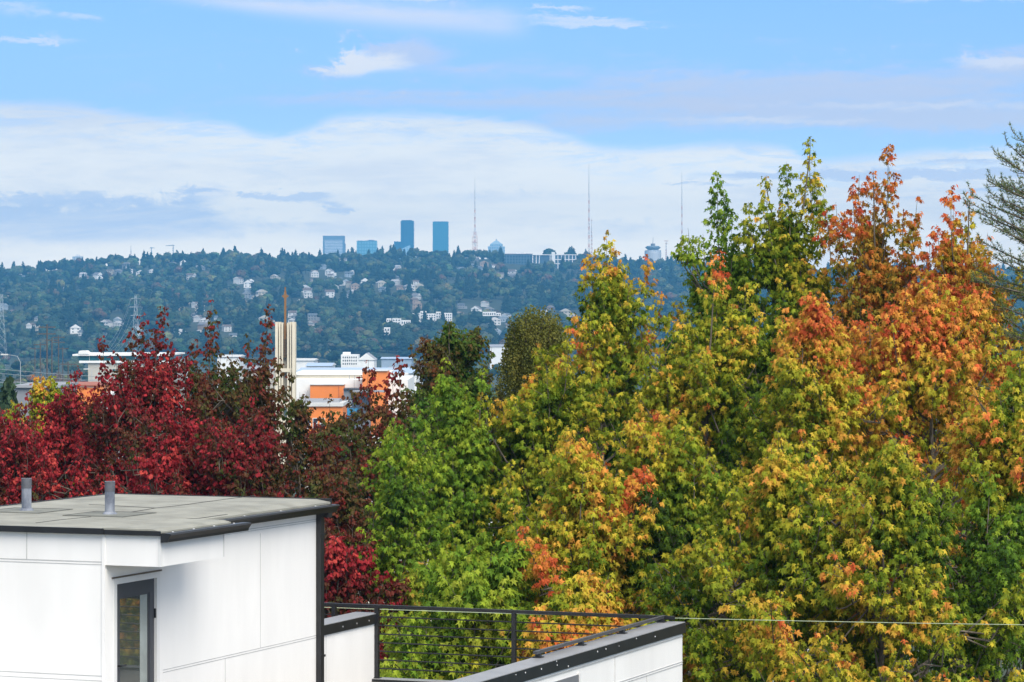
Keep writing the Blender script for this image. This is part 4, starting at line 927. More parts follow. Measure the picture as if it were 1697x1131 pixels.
# poles, wires and pylons
WOOD = bmat('pole_wood', (.075, .07, .068)); STEEL = bmat('galvanised_steel', (.42, .45, .47), metal=.3, rough=.5)
def pole(px, pt, D, arms, label, lean=0):
    x, z1 = X(px, D), Z(pt, D); zg = G(x, D) - .3
    r = empty('utility_pole', (x, D, zg), label=label, cat='pole', group='utility poles in the valley')
    MB().tube([(0, 0, 0), (lean, 0, z1 - zg)], [.22, .14], 6).build('pole', WOOD, r)
    for a in arms: box('crossarm', (-1.5, -.1, z1 - zg - a), (1.5, .1, z1 - zg - a + .22), WOOD, r)
for i, (px, pt, D, w) in enumerate(((67, 568, 700, 'second tallest'), (78, 538, 560, 'tallest, dark'), (86, 560, 640, 'short'), (97, 556, 760, 'slim double armed'), (104, 575, 820, 'far thin'), (58, 575, 900, 'farthest left'), (113, 600, 620, 'low right'))):
    pole(px, pt, D, (.6, 1.8) if i in (1, 3) else (.6,), f'{w} wooden utility pole of the row left of the teal glass building')
def wires(name, label, a, b, sag, n, dz, r):
    m = MB()
    for k in range(n):
        p, q = Vector(a) + Vector((0, 0, -k * dz)), Vector(b) + Vector((0, 0, -k * dz))
        m = MB(); m.tube([p.lerp(q, t / 14) - Vector((0, 0, sag * 4 * (t / 14) * (1 - t / 14))) for t in range(15)], r, 3, cap=False)
        m.build(name, bmat('wire_pale', (.30, .33, .36)), label=label, cat='wire', group='wires over the valley')
for k, (a, b, l) in enumerate((((-60, 606, 420), (470, 625, 520), 'upper'), ((-60, 613, 430), (470, 632, 520), 'second'), ((-60, 622, 440), (330, 640, 560), 'third'), ((-60, 633, 430), (260, 615, 700), 'lowest'))):
    wires('cable', f'{l} thin sagging street cable crossing the valley at left', P(*a), P(*b), 1.0, 1, 0, .035)
def pylon(px, pt, pb, D, label):
    x = X(px, D); zt = Z(pt, D); zg = min(G(x, D), Z(pb, D)); H = zt - zg
    r = empty('transmission_pylon', (x, D, zg), label=label, cat='pylon', group='lattice transmission pylons')
    m = MB(); w = lambda t: 3.6 * (1 - t) ** 1.3 + .7
    nl = 9; R_ = .09
    for (sx, sy) in ((1, 1), (1, -1), (-1, 1), (-1, -1)): m.tube([(sx * w(k / nl), sy * w(k / nl), H * k / nl) for k in range(nl + 1)], R_, 3, cap=False)
    for k in range(nl):
        a, b = w(k / nl), w((k + 1) / nl); z0, z1 = H * k / nl, H * (k + 1) / nl
        for s in (1, -1): m.tube([(-a, s * a, z0), (b, s * b, z1)], R_ * .6, 3, cap=False); m.tube([(a, s * a, z0), (-b, s * b, z1)], R_ * .6, 3, cap=False)
    m.build('lattice', STEEL, r)
    for t, L in ((.95, 4.2), (.82, 5.6), (.69, 4.6)):
        a = MB()
        for s in (1, -1): a.tube([(0, 0, H * t + .9), (s * L, 0, H * t)], .1, 3, cap=False); a.tube([(0, 0, H * t), (s * L, 0, H * t)], .1, 3, cap=False)
        a.build('crossarm', STEEL, r)
    return Vector((x, D, zg)), H
pa = pylon(225, 490, 545, 2650, 'lattice pylon above the tallest crimson maple'); pb_ = pylon(3, 488, 548, 2500, 'lattice pylon at the very left edge of the hill foot')
for t, L, w in ((.95, 4.2, 'top'), (.82, 5.6, 'middle'), (.69, 4.6, 'lower')):
    for s, sn in ((-1, 'left'), (1, 'right')):
        wires('transmission_wire', f'{w} {sn} wire running down left from the pylon above the crimson maple', pa[0] + Vector((s * L, 0, pa[1] * t)), P(150 + s * 5, 592 + (1 - t) * 60, 1500), 10, 1, 0, .07)
def lamp(px, pt, D, label, dirx):
    x = X(px, D); zg = G(x, D); z = Z(pt, D) - zg
    r = empty('street_lamp', (x, D, zg), label=label, cat='street lamp', group='street lamps in the valley')
    MB().tube([(0, 0, 0), (0, 0, z * .93), (dirx * .5, 0, z * .985), (dirx * 2.0, 0, z)], [.06, .05, .04, .03], 6).build('pole', STEEL, r)
    box('lamp_head', (dirx * 1.9, -.2, z - .08), (dirx * 3.0, .2, z + .1), WRF, r)
lamp(34, 588, 480, 'curved steel street lamp at the far left above the dark conifer', -1)
lamp(152, 606, 560, 'tall street lamp before the teal glass building', 1)
lamp(163, 612, 640, 'shorter street lamp before the teal glass building', -1)

# ------------------------------------------------------------------ far towers on and beyond the ridge
def gridmat(name, wall, glass, nx, nz, mortar=.25, rough=.4):
    m = bpy.data.materials.new(name); m.use_nodes = True; nt = m.node_tree; N = nt.nodes; L = nt.links; b = N['Principled BSDF']; b.inputs['Roughness'].default_value = rough
    tc = N.new('ShaderNodeTexCoord'); sp = N.new('ShaderNodeSeparateXYZ'); L.new(tc.outputs['Object'], sp.inputs[0])
    def bars(o, period, duty):
        a = NX(nt, o); f = NX(nt, (a / period)._m('FRACT', a / period).o); return f.step(duty - .04, duty + .04)
    mask = bars(sp.outputs[2], nz, mortar)
    if nx: mask = mask * bars(sp.outputs[0], nx, mortar)
    mx = N.new('ShaderNodeMix'); mx.data_type = 'RGBA'; L.new(mask.o, mx.inputs[0]); mx.inputs[6].default_value = (*wall, 1); mx.inputs[7].default_value = (*glass, 1)
    L.new(mx.outputs[2], b.inputs['Base Color']); return m
DT = 8000
def tower(name, label, parts):
    b = bld(name, label, cat='tower')
    for p in parts: fbox(*p[:4], p[4] if len(p) > 6 else DT, *p[-3:], b) if False else None
    return b
def tb_(px0, px1, pt, D, dep, name, m, par, pb=470): return fbox(px0, px1, pt, pb, D, dep, name, m, par)
b = bld('gridded_tower', 'pale tower with fine horizontal floors and a grey frame above the ridge, leftmost tower', cat='tower')
fr_ = bmat('tower_frame', (.16, .22, .27)); tb_(535, 570, 391, DT, 50, 'shaft', fr_, b)
fbox(538, 567.5, 398, 470, DT - .8, .7, 'window_grid', gridmat('floor_bands', (.62, .66, .68), (.10, .17, .22), 0, 3.9, .62), b); tb_(570.1, 571.8, 404, DT + 6, 30, 'side_fin', fr_, b)
b = bld('low_glass_tower', 'low wide blue glass tower with slanted reflections, second from the left on the ridge', cat='tower')
tb_(591, 624.5, 400, DT, 45, 'shaft', gridmat('glass_grid', (.10, .26, .32), (.20, .42, .48), 7, 8, .28, .2), b); fbox(592, 624, 399.1, 399.9, DT + 2, 38, 'roof_edge', fr_, b); fbox(610, 620, 398, 399, DT + 4, 20, 'plant_room', fr_, b)
b = bld('stepped_tower', 'tall dark blue tower with a lower left shoulder and glass sloping foot', cat='tower')
dk = gridmat('dark_facade', (.012, .075, .12), (.02, .10, .15), 9, 4, .3, .3)
tb_(664, 685.5, 366.5, DT, 50, 'shaft', dk, b); fbox(665.5, 683, 365.2, 366.4, DT + 4, 34, 'crown', dk, b); tb_(653, 663.9, 400.5, DT + 4, 40, 'shoulder', dk, b)
w_ = MB(); w_.v = [tuple(P(q, r, DT + dd)) for dd in (-30, -1) for q, r in ((657, 430), (657, 417), (680, 406), (680, 430))]
w_.f = [(0, 3, 2, 1), (4, 5, 6, 7), (0, 1, 5, 4), (1, 2, 6, 5), (2, 3, 7, 6), (3, 0, 4, 7)]; w_.m = [0] * 6
w_.build('sloping_annex', gridmat('bright_glass', (.45, .6, .68), (.20, .42, .52), 6, 5, .3, .2), b)
b = bld('plain_blue_tower', 'plain straight blue green tower with a flat top right of the stepped one', cat='tower')
tb_(717, 743, 368, DT, 50, 'shaft', gridmat('blue_facade', (.035, .17, .23), (.055, .22, .28), 5, 4, .3, .25), b); fbox(717.6, 742.4, 367.2, 367.9, DT + 1, 46, 'parapet', fr_, b)
b = bld('pyramid_roofed_tower', 'pale tower with stepped corners and a pyramid roof rising over the ridge', cat='tower')
pl = gridmat('pale_facade', (.40, .50, .56), (.10, .24, .32), 6, 7, .45)
tb_(808.5, 836.5, 408.5, DT, 40, 'shaft', pl, b, 440); tb_(812, 833, 405, DT + 3, 34, 'upper_shaft', pl, b, 409)
m = MB(); x0, x1, xm, za, zb = X(812, DT), X(833, DT), X(822.5, DT), Z(405, DT), Z(397.5, DT)
m.v = [(x0, DT + 3, za), (x1, DT + 3, za), (x1, DT + 37, za), (x0, DT + 37, za), (xm, DT + 20, zb)]; m.f = [(0, 1, 4), (1, 2, 4), (2, 3, 4), (3, 0, 4)]; m.m = [0] * 4
m.build('pyramid_roof', bmat('pale_copper', (.35, .46, .50)), b); MB().tube([(xm, DT + 20, zb - 3), (xm, DT + 20, zb + 2.5)], 1.2).build('finial', fr_, b)
b = bld('ridge_apartment_block', 'pale apartment slab peeping over the trees near the left end of the ridge', cat='building')
fbox(120, 136, 425, 450, 5600, 15, 'wall', gridmat('apartment_floors', (.42, .48, .52), (.2, .26, .31), 5, 3, .5), b); fbox(126, 131, 422.5, 424.9, 5603, 8, 'plant_room', WHT, b)
b = bld('dark_glass_block', 'long dark glazed block lying along the ridge right of the pyramid roof', cat='building')
fbox(836, 882, 422, 455, 4340, 22, 'wall', gridmat('dark_glazing', (.10, .16, .2), (.02, .05, .08), 4, 4, .2, .2), b); fbox(835, 883, 420.8, 421.9, 4339, 24, 'roof', GRY, b); fbox(850, 870, 419.6, 420.7, 4344, 8, 'roof_plant', WHT, b)
b = bld('white_framed_block', 'white framed block with dark bays on the ridge below the pointed grove', cat='building')
fbox(882, 955, 423, 455, 4300, 22, 'wall', bmat('bay_glass', (.05, .09, .13)), b)
for q in (882.3, 888, 893, 911, 918, 924, 930, 936, 942, 948, 953.5): fbox(q, q + 1.3, 423.2, 446, 4299, .9, 'pier', WHT, b)
for q in (422, 430, 437): fbox(882 if q == 422 else 920, 955.4, q, q + 1.2, 4298.5, 1.4, 'band', WHT, b)
fbox(914, 920, 418, 445, 4297, 8, 'stair_tower', WHT, b)
b = bld('drum_tower', 'round two tier drum building with a wide saucer top on the right of the ridge', cat='tower')
D = 4700; cx = X(1083, D)
def lathe(prof, name, m, par, c=(cx, D + 18), n=28):
    mb = MB(); k = len(prof)
    mb.v = [(c[0] + r * math.cos(2 * math.pi * j / n), c[1] + r * math.sin(2 * math.pi * j / n), z) for r, z in prof for j in range(n)]
    mb.f = [(i * n + j, i * n + (j + 1) % n, (i + 1) * n + (j + 1) % n, (i + 1) * n + j) for i in range(k - 1) for j in range(n)]; mb.m = [0] * len(mb.f)
    return mb.build(name, m, par)
u_ = D / F
lathe([(13 * u_, Z(440, D)), (14 * u_, Z(419, D)), (13.6 * u_, Z(415, D)), (8 * u_, Z(414, D))], 'lower_drum', gridmat('ribbed_drum', (.50, .53, .56), (.30, .36, .42), 2.6, 60, .4), b)
lathe([(8 * u_, Z(414.2, D)), (12 * u_, Z(411.5, D)), (12.6 * u_, Z(409, D)), (11 * u_, Z(408.6, D)), (10 * u_, Z(407.6, D)), (0.01, Z(407, D))], 'saucer', fr_, b)
lathe([(3.4 * u_, Z(407.4, D)), (3.8 * u_, Z(404, D)), (.8 * u_, Z(403, D)), (.01, Z(402.8, D))], 'lantern', GRY, b)
MB().tube([(cx, D + 18, Z(403, D)), (cx, D + 18, Z(393, D))], .25, 4).build('mast', GRY, b)
# white terraces on the hillside
def condo(label, parts, D):
    b = bld('white_condominium', label, cat='building', group='white condominiums on the slope')
    for (a, c, t, bo, nx, ny) in parts:
        dd = D + random.Random(a).uniform(-2, 2)
        w = fbox(a, c, t, bo, dd, 14, 'wall', WHT, b)
        windows(b, a + .3, c - .3, t + 1, bo - .3, dd, nx, ny, gx=.5, gy=.45)
condo('big cream condominium block with many dark windows above the plum coloured tree', [(684, 696, 519, 536, 3, 4), (696.5, 706, 516, 537, 3, 4), (706.5, 722, 520, 537, 4, 4), (722.5, 730, 517, 537, 2, 4), (730.5, 749, 519, 533, 5, 3)], 2920)
condo('stepped white terrace houses left of the big cream condominium', [(628, 640, 537, 552, 3, 2), (640.5, 648, 528, 545, 2, 3), (650, 664, 528, 538, 3, 2), (664.5, 680, 531, 545, 4, 2)], 2880)
condo('white flat roofed house tucked under the grove at the hill foot', [(628, 636, 546, 558, 2, 2), (636.5, 646, 543, 556, 2, 2)], 2760)
condo('pale low apartment row at the hill foot near the plum tree', [(800, 822, 517, 524, 6, 1), (822.5, 830, 519, 524, 2, 1)], 2850)
# cranes and radio masts
def crane(px, pt, D, j, label):
    x = X(px, D); z = Z(pt, D); u = D / F; zg = G(x, D)
    r = empty('tower_crane', (x, D, zg), label=label, cat='crane', group='tower cranes beyond the ridge'); h = z - zg
    MB().tube([(0, 0, 0), (0, 0, h)], .9, 4).build('tower', STEEL, r); MB().tube([(j[0] * u, 0, h - 1), (0, 0, h + .5), (j[1] * u, 0, h - .6)], [.5, .9, .6], 4).build('jib', STEEL, r)
crane(287, 407, 6200, (-13, 2), 'larger tower crane with a left pointing jib over the ridge trees'); crane(251, 411, 6200, (-3, 5), 'small tower crane just left of the larger crane')
def radio(name, label, px, pt, D, w, lev, guys=None):
    x = X(px, D); zt = Z(pt, D); zg = Z(440, D); H = zt - zg; u = D / F
    r = empty(name, (x, D, zg), label=label, cat='radio mast', group='radio masts on the ridge')
    red = bmat('mast_red', (.45, .22, .18)); wh = bmat('mast_white', (.5, .5, .5)); m = MB()
    a = H * .68; n = 16; R_ = .34
    wd = lambda t: w * u * (1 - t) + .5
    for s in ((1, 1), (1, -1), (-1, 1), (-1, -1)):
        for k in range(n): m.tube([(s[0] * wd(k / n), s[1] * wd(k / n), a * k / n), (s[0] * wd((k + 1) / n), s[1] * wd((k + 1) / n), a * (k + 1) / n)], R_, 3, k % 2, cap=False)
    for k in range(n):
        for s in (1, -1): m.tube([(s * wd(k / n), -wd(k / n), a * k / n), (-s * wd((k + 1) / n), -wd((k + 1) / n), a * (k + 1) / n)], R_ * .6, 3, k % 2, cap=False)
    m.build('lattice', [red, wh], r)
    MB().tube([(0, 0, a), (0, 0, a + (H - a) * .5), (0, 0, H)], [.8, .5, .2], 5).build('antenna', wh, r)
    for t, b_ in lev: box('platform', (-b_ * u, -b_ * u, H * t), (b_ * u, b_ * u, H * t + .6), red, r)
radio('radio_mast', 'nearer radio mast with wide lower platforms between the plain tower and pyramid roof', 787, 294, 4650, .9, ((.50, 1.2), (.32, 2.6), (.26, 4.6), (.18, 5), (.10, 5.2)))
r0 = bpy.context.scene.objects['radio_mast']
for sx in (-4.6, -3, 3, 4.4):
    u = 4650 / F; MB().tube([(sx * u, 0, -2), (sx * u * .9, 0, 62 - abs(sx) * 4)], .22, 3).build('side_pole', bmat('mast_red', (.45, .22, .18)), r0)
radio('radio_mast', 'tallest thin radio mast rising over the crooked rusty maple top', 976, 270, 4700, .8, ((.55, .9), (.40, 1.4)))
radio('radio_mast', 'shorter lattice mast standing just right of the tallest mast', 980.5, 362, 4700, .9, ((.7, 1.6), (.95, 1.3)))
radio('radio_mast', 'faint thin radio mast close to the left arm of the slim green maple', 1130, 285, 4900, .45, ((.45, .8),))
radio('radio_mast', 'short antenna with flat top beside the drum building', 1104, 400, 4700, 1.0, ((1.0, 3.2), (.9, 2.0)))
radio('radio_mast', 'tiny far antenna above the left ridge trees', 217, 406, 6000, .2, ((.9, .5),))

# ------------------------------------------------------------------ the wooded hill: trees and houses
def blobs(rg, cs, rs, sub=1):
    """lumpy spheres -> verts, faces"""
    import itertools
    t = (1 + 5 ** .5) / 2
    v = [(-1, t, 0), (1, t, 0), (-1, -t, 0), (1, -t, 0), (0, -1, t), (0, 1, t), (0, -1, -t), (0, 1, -t), (t, 0, -1), (t, 0, 1), (-t, 0, -1), (-t, 0, 1)]
    f = [(0, 11, 5), (0, 5, 1), (0, 1, 7), (0, 7, 10), (0, 10, 11), (1, 5, 9), (5, 11, 4), (11, 10, 2), (10, 7, 6), (7, 1, 8), (3, 9, 4), (3, 4, 2), (3, 2, 6), (3, 6, 8), (3, 8, 9), (4, 9, 5), (2, 4, 11), (6, 2, 10), (8, 6, 7), (9, 8, 1)]
    v = unit(np.array(v, float)); f = np.array(f)
    for _ in range(sub):
        nv = list(map(tuple, v)); nf = []; cache = {}
        def mid(a, b):
            k = (min(a, b), max(a, b))
            if k not in cache: cache[k] = len(nv); nv.append(tuple(unit(np.array(nv[a]) + np.array(nv[b]))))
            return cache[k]
        for a, b, c in f:
            x, y, z = mid(a, b), mid(b, c), mid(c, a); nf += [(a, x, z), (b, y, x), (c, z, y), (x, y, z)]
        v, f = np.array(nv), np.array(nf)
    V_, Fc = [], []
    for c, r in zip(cs, rs):
        Fc.append(f + sum(map(len, V_))); V_.append(np.array(c) + v * np.array(r) * rg.uniform(.8, 1.2, (len(v), 1)))
    return np.concatenate(V_), np.concatenate(Fc)
def cards(rg, pts, nr, s):
    n = len(pts); a = unit(rg.normal(size=(n, 3)) + nr * .2); b = unit(np.cross(a, nr + rg.normal(size=(n, 3)) * .5)); s = s[:, None]
    V_ = np.stack([pts - a * s, pts + b * s * .8, pts + a * s, pts - b * s * .8], 1).reshape(-1, 3)
    return V_, np.arange(4 * n).reshape(n, 4)
def far_mesh(name, kind, seed, base, ncard=170):
    rg = np.random.default_rng(seed)
    if kind == 'conifer':          # 16 m tall, 6.5 m wide
        H = 16; n = 13; V_, Fc = [], []
        lean = rg.normal(size=2) * .02
        for k in range(n):
            h = 1.2 + (H - 1.6) * (k / n); r = 4.3 * (1 - k / n) ** .8 + .3; m = 9; i = len(V_)
            V_.append((lean[0] * h, lean[1] * h, h + 2.6 * (1 - k / n) + .9))
            for j in range(m):
                a = 2 * math.pi * j / m + k; q = r * rg.uniform(.65, 1.2); V_.append((q * math.cos(a), q * math.sin(a), h - rg.uniform(0, .8)))
            for j in range(m): Fc.append((i, i + 1 + j, i + 1 + (j + 1) % m))
        V_ = np.array(V_); Fc = np.array(Fc)
        n_ = ncard; h = H * (1 - rg.uniform(0, 1, n_) ** .6) * .95 + .8; a = rg.uniform(0, 6.28, n_); r = (3.3 * (1 - h / H) ** .85 + .2).clip(.2) * rg.uniform(.7, 1.1, n_) if False else (4.4 * np.clip(1 - h / (H + .5), 0, 1) ** .8 + .1) * rg.uniform(.7, 1.15, n_)
        pc = np.stack([r * np.cos(a), r * np.sin(a), h], -1); nr = np.stack([np.cos(a), np.sin(a), a * 0 + .5], -1); cv, cf = cards(rg, pc, nr, rg.uniform(.3, .75, n_))
    else:
        tall = {'round': (8, 7.6, 10.5), 'wide': (7.2, 10, 9.4), 'poplar': (10.5, 3.6, 19)}[kind]
        zc, W_, H = tall; nb = 11
        d = unit(rg.normal(size=(nb, 3))); d[:, 2] = np.abs(d[:, 2]) * 1.1 - .35
        cs = d * np.array([W_ * .33, W_ * .33, H * .33]) + np.array([0, 0, H * .56]); rs = rg.uniform(.26, .42, (nb, 1)) * np.array([[W_ * .8, W_ * .8, H * .55]])
        V_, Fc = blobs(rg, cs, rs, 1)
        k = rg.integers(0, nb, ncard); q = unit(rg.normal(size=(ncard, 3)) + np.array([0, 0, .3])); pc = cs[k] + q * rs[k] * rg.uniform(.9, 1.18, (ncard, 1)); cv, cf = cards(rg, pc, q, rg.uniform(.3, .7, ncard))
        tk = MB(); tk.tube([(0, 0, -1), (0, 0, H * .5)], [.4, .2], 4, cap=False); tv = np.array(tk.v); tf = np.array(tk.f)
    allv = [V_, cv]; lp = [Fc.ravel(), (cf + len(V_)).ravel()]; sz = [3] * len(Fc) + [4] * len(cf)
    nT = rg.uniform(.78, 1.25, (len(sz), 1)) * np.array(base)[None]
    if kind != 'conifer':
        # each clump its own hue
        nf = len(Fc) // nb; cl = rg.uniform(.8, 1.25, (nb, 3)) * np.array([1.15, 1, .9]) ** rg.uniform(-1, 1, (nb, 1)); nT[:len(Fc)] *= np.repeat(cl, nf, 0); nT[len(Fc):] *= cl[k]
        allv.append(tv); lp.append((tf + len(V_) + len(cv)).ravel()); sz += [4] * len(tf); nT = np.concatenate([nT, np.tile([[.05, .04, .03]], (len(tf), 1))])
    return npmesh(name, np.concatenate(allv), np.concatenate(lp), sz, [M_FAR], tint=nT)
GREENS = dict(dark=(.014, .032, .020), deep=(.022, .045, .022), olive=(.055, .07, .034), brown=(.08, .055, .036), yellow=(.12, .115, .045), light=(.062, .10, .044))
CON = [('dark', far_mesh('conifer_tree', 'conifer', 200 + i, GREENS['dark'])) for i in range(4)]
BRD = []
for i, (tone, kd) in enumerate((('deep', 'round'), ('olive', 'round'), ('dark', 'wide'), ('deep', 'wide'), ('olive', 'wide'), ('brown', 'round'), ('yellow', 'round'), ('light', 'round'), ('light', 'wide'))):
    BRD.append((tone, kd, far_mesh('broadleaf_tree', kd, 300 + i, GREENS[tone])))
POP = [('olive', far_mesh('poplar_tree', 'poplar', 400 + i, GREENS['olive' if i else 'light'])) for i in range(2)]
MARKS = [(15, 'at the far left'), (75, 'over the utility poles'), (128, 'under the ridge apartment slab'), (178, 'over the teal building'), (225, 'round the lattice pylon'), (285, 'under the large crane'), (350, 'over the brown red maple'), (415, 'left of the tower cross'), (472, 'by the tower cross'),
         (510, 'right of the tower cross'), (552, 'under the gridded tower'), (608, 'under the low glass tower'), (670, 'under the stepped tower'), (730, 'under the plain tower'), (787, 'under the nearer mast'), (822, 'under the pyramid roof'), (865, 'under the dark glazed block'), (925, 'under the white framed block'), (1020, 'behind the crooked maple top'), (1085, 'under the drum building'), (1140, 'under the faint mast'), (1250, 'behind the tall maples')]
def zone(py):
    return 'on the ridge' if py < 446 else 'high on the hill' if py < 472 else 'midway up the hill' if py < 500 else 'low on the hill' if py < 530 else 'at the hill foot' if py < 566 else 'on the valley floor'
ORD = 'first second third fourth fifth sixth seventh eighth ninth tenth eleventh twelfth thirteenth fourteenth fifteenth sixteenth seventeenth eighteenth nineteenth twentieth'.split()
REG = []
def reg(o, adj, kind, cat, group, px, py):
    REG.append((o, adj, kind, cat, group, px, py))
def finish_labels():
    from collections import defaultdict
    d = defaultdict(list)
    for r in REG:
        mk = min(MARKS, key=lambda m: abs(m[0] - r[5]))[1]
        d[(r[1], r[2], zone(r[6]), mk)].append(r)
    for (adj, kind, zn, mk), rs in d.items():
        rs.sort(key=lambda r: r[5])
        for i, r in enumerate(rs):
            t = f'{adj} {kind} {zn} {mk}'
            if len(rs) > 1: t += f', {ORD[min(i, 19)]} from left' if i else ', leftmost'
            tag(r[0], t, r[3], r[4])
def silhouette(px):       # row above which the hill is open to view
    return float(np.interp(px, [-30, 30, 60, 120, 165, 175, 205, 235, 275, 300, 340, 352, 375, 430, 448, 490, 560, 640, 690, 700, 745, 800, 835, 850, 930, 955, 962, 1000, 1060, 1090, 1160, 1180, 1190, 1700],
                             [660, 660, 640, 600, 640, 590, 580, 520, 520, 590, 590, 520, 590, 600, 590, 620, 615, 610, 580, 570, 540, 570, 560, 525, 525, 520, 440, 420, 440, 500, 500, 460, 300, 300]))
def proj(x, y, z): return CX + x / y * F, HY - z / y * F
rg = np.random.default_rng(77)
# houses first: clusters of the photograph
HM = {}
def house_mesh(i):
    r = random.Random(50 + i); w, d, h = r.uniform(8, 12), r.uniform(8, 11), r.uniform(4.2, 6.8); rh = r.uniform(1.6, 2.8)
    wall = [bmat('house_white', (.56, .56, .55)), WHT, bmat('cream_siding', (.42, .39, .32)), bmat('pale_blue_siding', (.30, .35, .40)), bmat('grey_siding', (.22, .23, .24)), bmat('tan_siding', (.32, .24, .18)), bmat('house_white', (.56, .56, .55))][i % 7]
    roof = [bmat('shingle_grey', (.16, .16, .17)), bmat('shingle_brown', (.13, .10, .085)), bmat('shingle_light', (.36, .36, .37)), bmat('shingle_slate', (.10, .12, .14))][i % 4]
    a = MB(); a.box((-w / 2, -d / 2, -3), (w / 2, d / 2, h))
    if i % 3 == 2: a.box((w / 2, -d / 2 + 1, -3), (w / 2 + w * .4, d / 2 - 1, h * .6))
    # gable ends
    b = MB(); e = .6
    if i % 2:
        b.v = [(-w / 2 - e, -d / 2 - e, h - .2), (w / 2 + e, -d / 2 - e, h - .2), (w / 2 + e, 0, h + rh), (-w / 2 - e, 0, h + rh), (-w / 2 - e, d / 2 + e, h - .2), (w / 2 + e, d / 2 + e, h - .2)]
        b.f = [(0, 1, 2, 3), (3, 2, 5, 4), (0, 3, 4), (1, 5, 2)]; b.m = [0, 0, 1, 1]
    else:
        b.v = [(-w / 2 - e, -d / 2 - e, h - .2), (-w / 2 - e, d / 2 + e, h - .2), (0, d / 2 + e, h + rh + .8), (0, -d / 2 - e, h + rh + .8), (w / 2 + e, -d / 2 - e, h - .2), (w / 2 + e, d / 2 + e, h - .2)]
        b.f = [(0, 3, 2, 1), (3, 4, 5, 2), (0, 4, 3), (1, 2, 5)]; b.m = [0, 0, 1, 1]
    wins = []
    n = r.choice((2, 3)); 
    for fl in range(2 if h > 5 else 1):
        for k in range(n): x_ = -w / 2 + w * (k + .5) / n; z_ = 1 + fl * 2.9; wins.append(((x_ - .6, -d / 2 - .06, z_), (x_ + .6, -d / 2 - .01, z_ + 1.4)))
    rest_ = a.mesh('wall', wall); near_ = [MB().box(*q).mesh('window', GLS) for q in wins]
    for q in wins: a.box(q[0], q[1], 1)
    return rest_, b.mesh('roof', [roof, wall]), near_, a.mesh('wall', [wall, GLS])
HPROTO = [house_mesh(i) for i in range(14)]
HADJ = ['white', 'bright white', 'cream', 'pale blue', 'grey', 'tan', 'white'] * 2
houses = []
clus = [(60, 470, 55, 22, 16), (150, 466, 16, 10, 7), (188, 458, 14, 6, 4), (235, 448, 26, 8, 6), (300, 437, 14, 4, 3), (330, 452, 20, 10, 3), (395, 490, 40, 9, 10), (310, 512, 36, 22, 12), (370, 535, 40, 16, 12), (560, 463, 48, 12, 26), (600, 480, 40, 10, 8), (535, 492, 40, 14, 8), (505, 532, 22, 14, 9), (520, 548, 18, 9, 6),
        (675, 470, 30, 10, 12), (640, 448, 30, 6, 5), (720, 455, 30, 8, 6), (790, 447, 30, 10, 8), (850, 460, 40, 10, 8), (430, 468, 40, 10, 5), (450, 545, 20, 16, 6), (700, 500, 30, 12, 4), (790, 520, 34, 14, 8), (120, 545, 70, 16, 10), (215, 545, 40, 14, 8), (830, 540, 20, 18, 6), (910, 470, 30, 14, 3), (780, 430, 50, 4, 6), (560, 440, 90, 6, 6), (350, 560, 60, 12, 10), (30, 512, 30, 14, 5), (915, 520, 24, 8, 3)]
def y_for(px, py):        # distance where the hillside meets that row
    ys = np.linspace(2610, 4600, 160); xs = (px - CX) / F * ys; r_ = HY - ground(xs, ys) / ys * F
    k = np.where(r_ <= py)[0]; return float(ys[k[0]]) if len(k) else 4550.0
for (cx_, cy_, sx, sy, n) in clus:
    for k in range(int(n * 1.3)):
        px, py = cx_ + rg.uniform(-sx, sx), cy_ + rg.uniform(-sy, sy)
        y = y_for(px, py + 3) + rg.uniform(-10, 10); x = X(px, y)
        if any(abs(x - h[0]) < 11 and abs(y - h[1]) < 40 for h in houses): continue
        houses.append((x, y, px, py))
for i, (x, y, px, py) in enumerate(houses):
    k = int(rg.integers(0, 14)); hm = HPROTO[k]; z = G(x, y)
    r = empty('house', (x, y, z - .3), rg.choice([0, .35, -.4, .12, 1.1]) + rg.normal() * .1); s = rg.uniform(.66, 1.0); r.scale = (s, s, s)
    link('roof', hm[1], r)
    if y < 3200:
        w_ = link('wall', hm[0], r)
        for q in hm[2]: link('window', q, r)
    else: link('wall', hm[3], r)
    reg(r, HADJ[k], 'house', 'house', 'houses on the wooded hill', px, py)
HX = np.array([(h[0], h[1]) for h in houses])
def clear_of(x, y, w):
    d = HX - np.array([x, y]); return not np.any((np.abs(d[:, 0]) < w + 3) & (d[:, 1] > -10) & (d[:, 1] < 70))
def place(me, x, y, s, sz, name): 
    o = bpy.data.objects.new(name, me); COL.objects.link(o); o.location = (x, y, G(x, y) - .4); o.scale = (s, s, s * sz); o.rotation_euler = (0, 0, rg.uniform(0, 6.28)); return o
cand = []
for k in range(5200):
    y = rg.uniform(2640, 4640) ** 1.0; px = rg.uniform(-60, 1760); x = X(px, y); z = G(x, y); _, py = proj(x, y, z)
    con = rg.uniform() < (.15 if py < 450 else .2)
    sc_ = rg.uniform(.75, 1.45) * (1.1 if con else 1.15) * (1.15 if y < 3000 else 1)
    top = py - (16 if con else 11) * sc_ / y * F
    if not clear_of(x, y, (3 if con else 5) * sc_): continue
    cand.append((x, y, px, py, con, sc_, top))
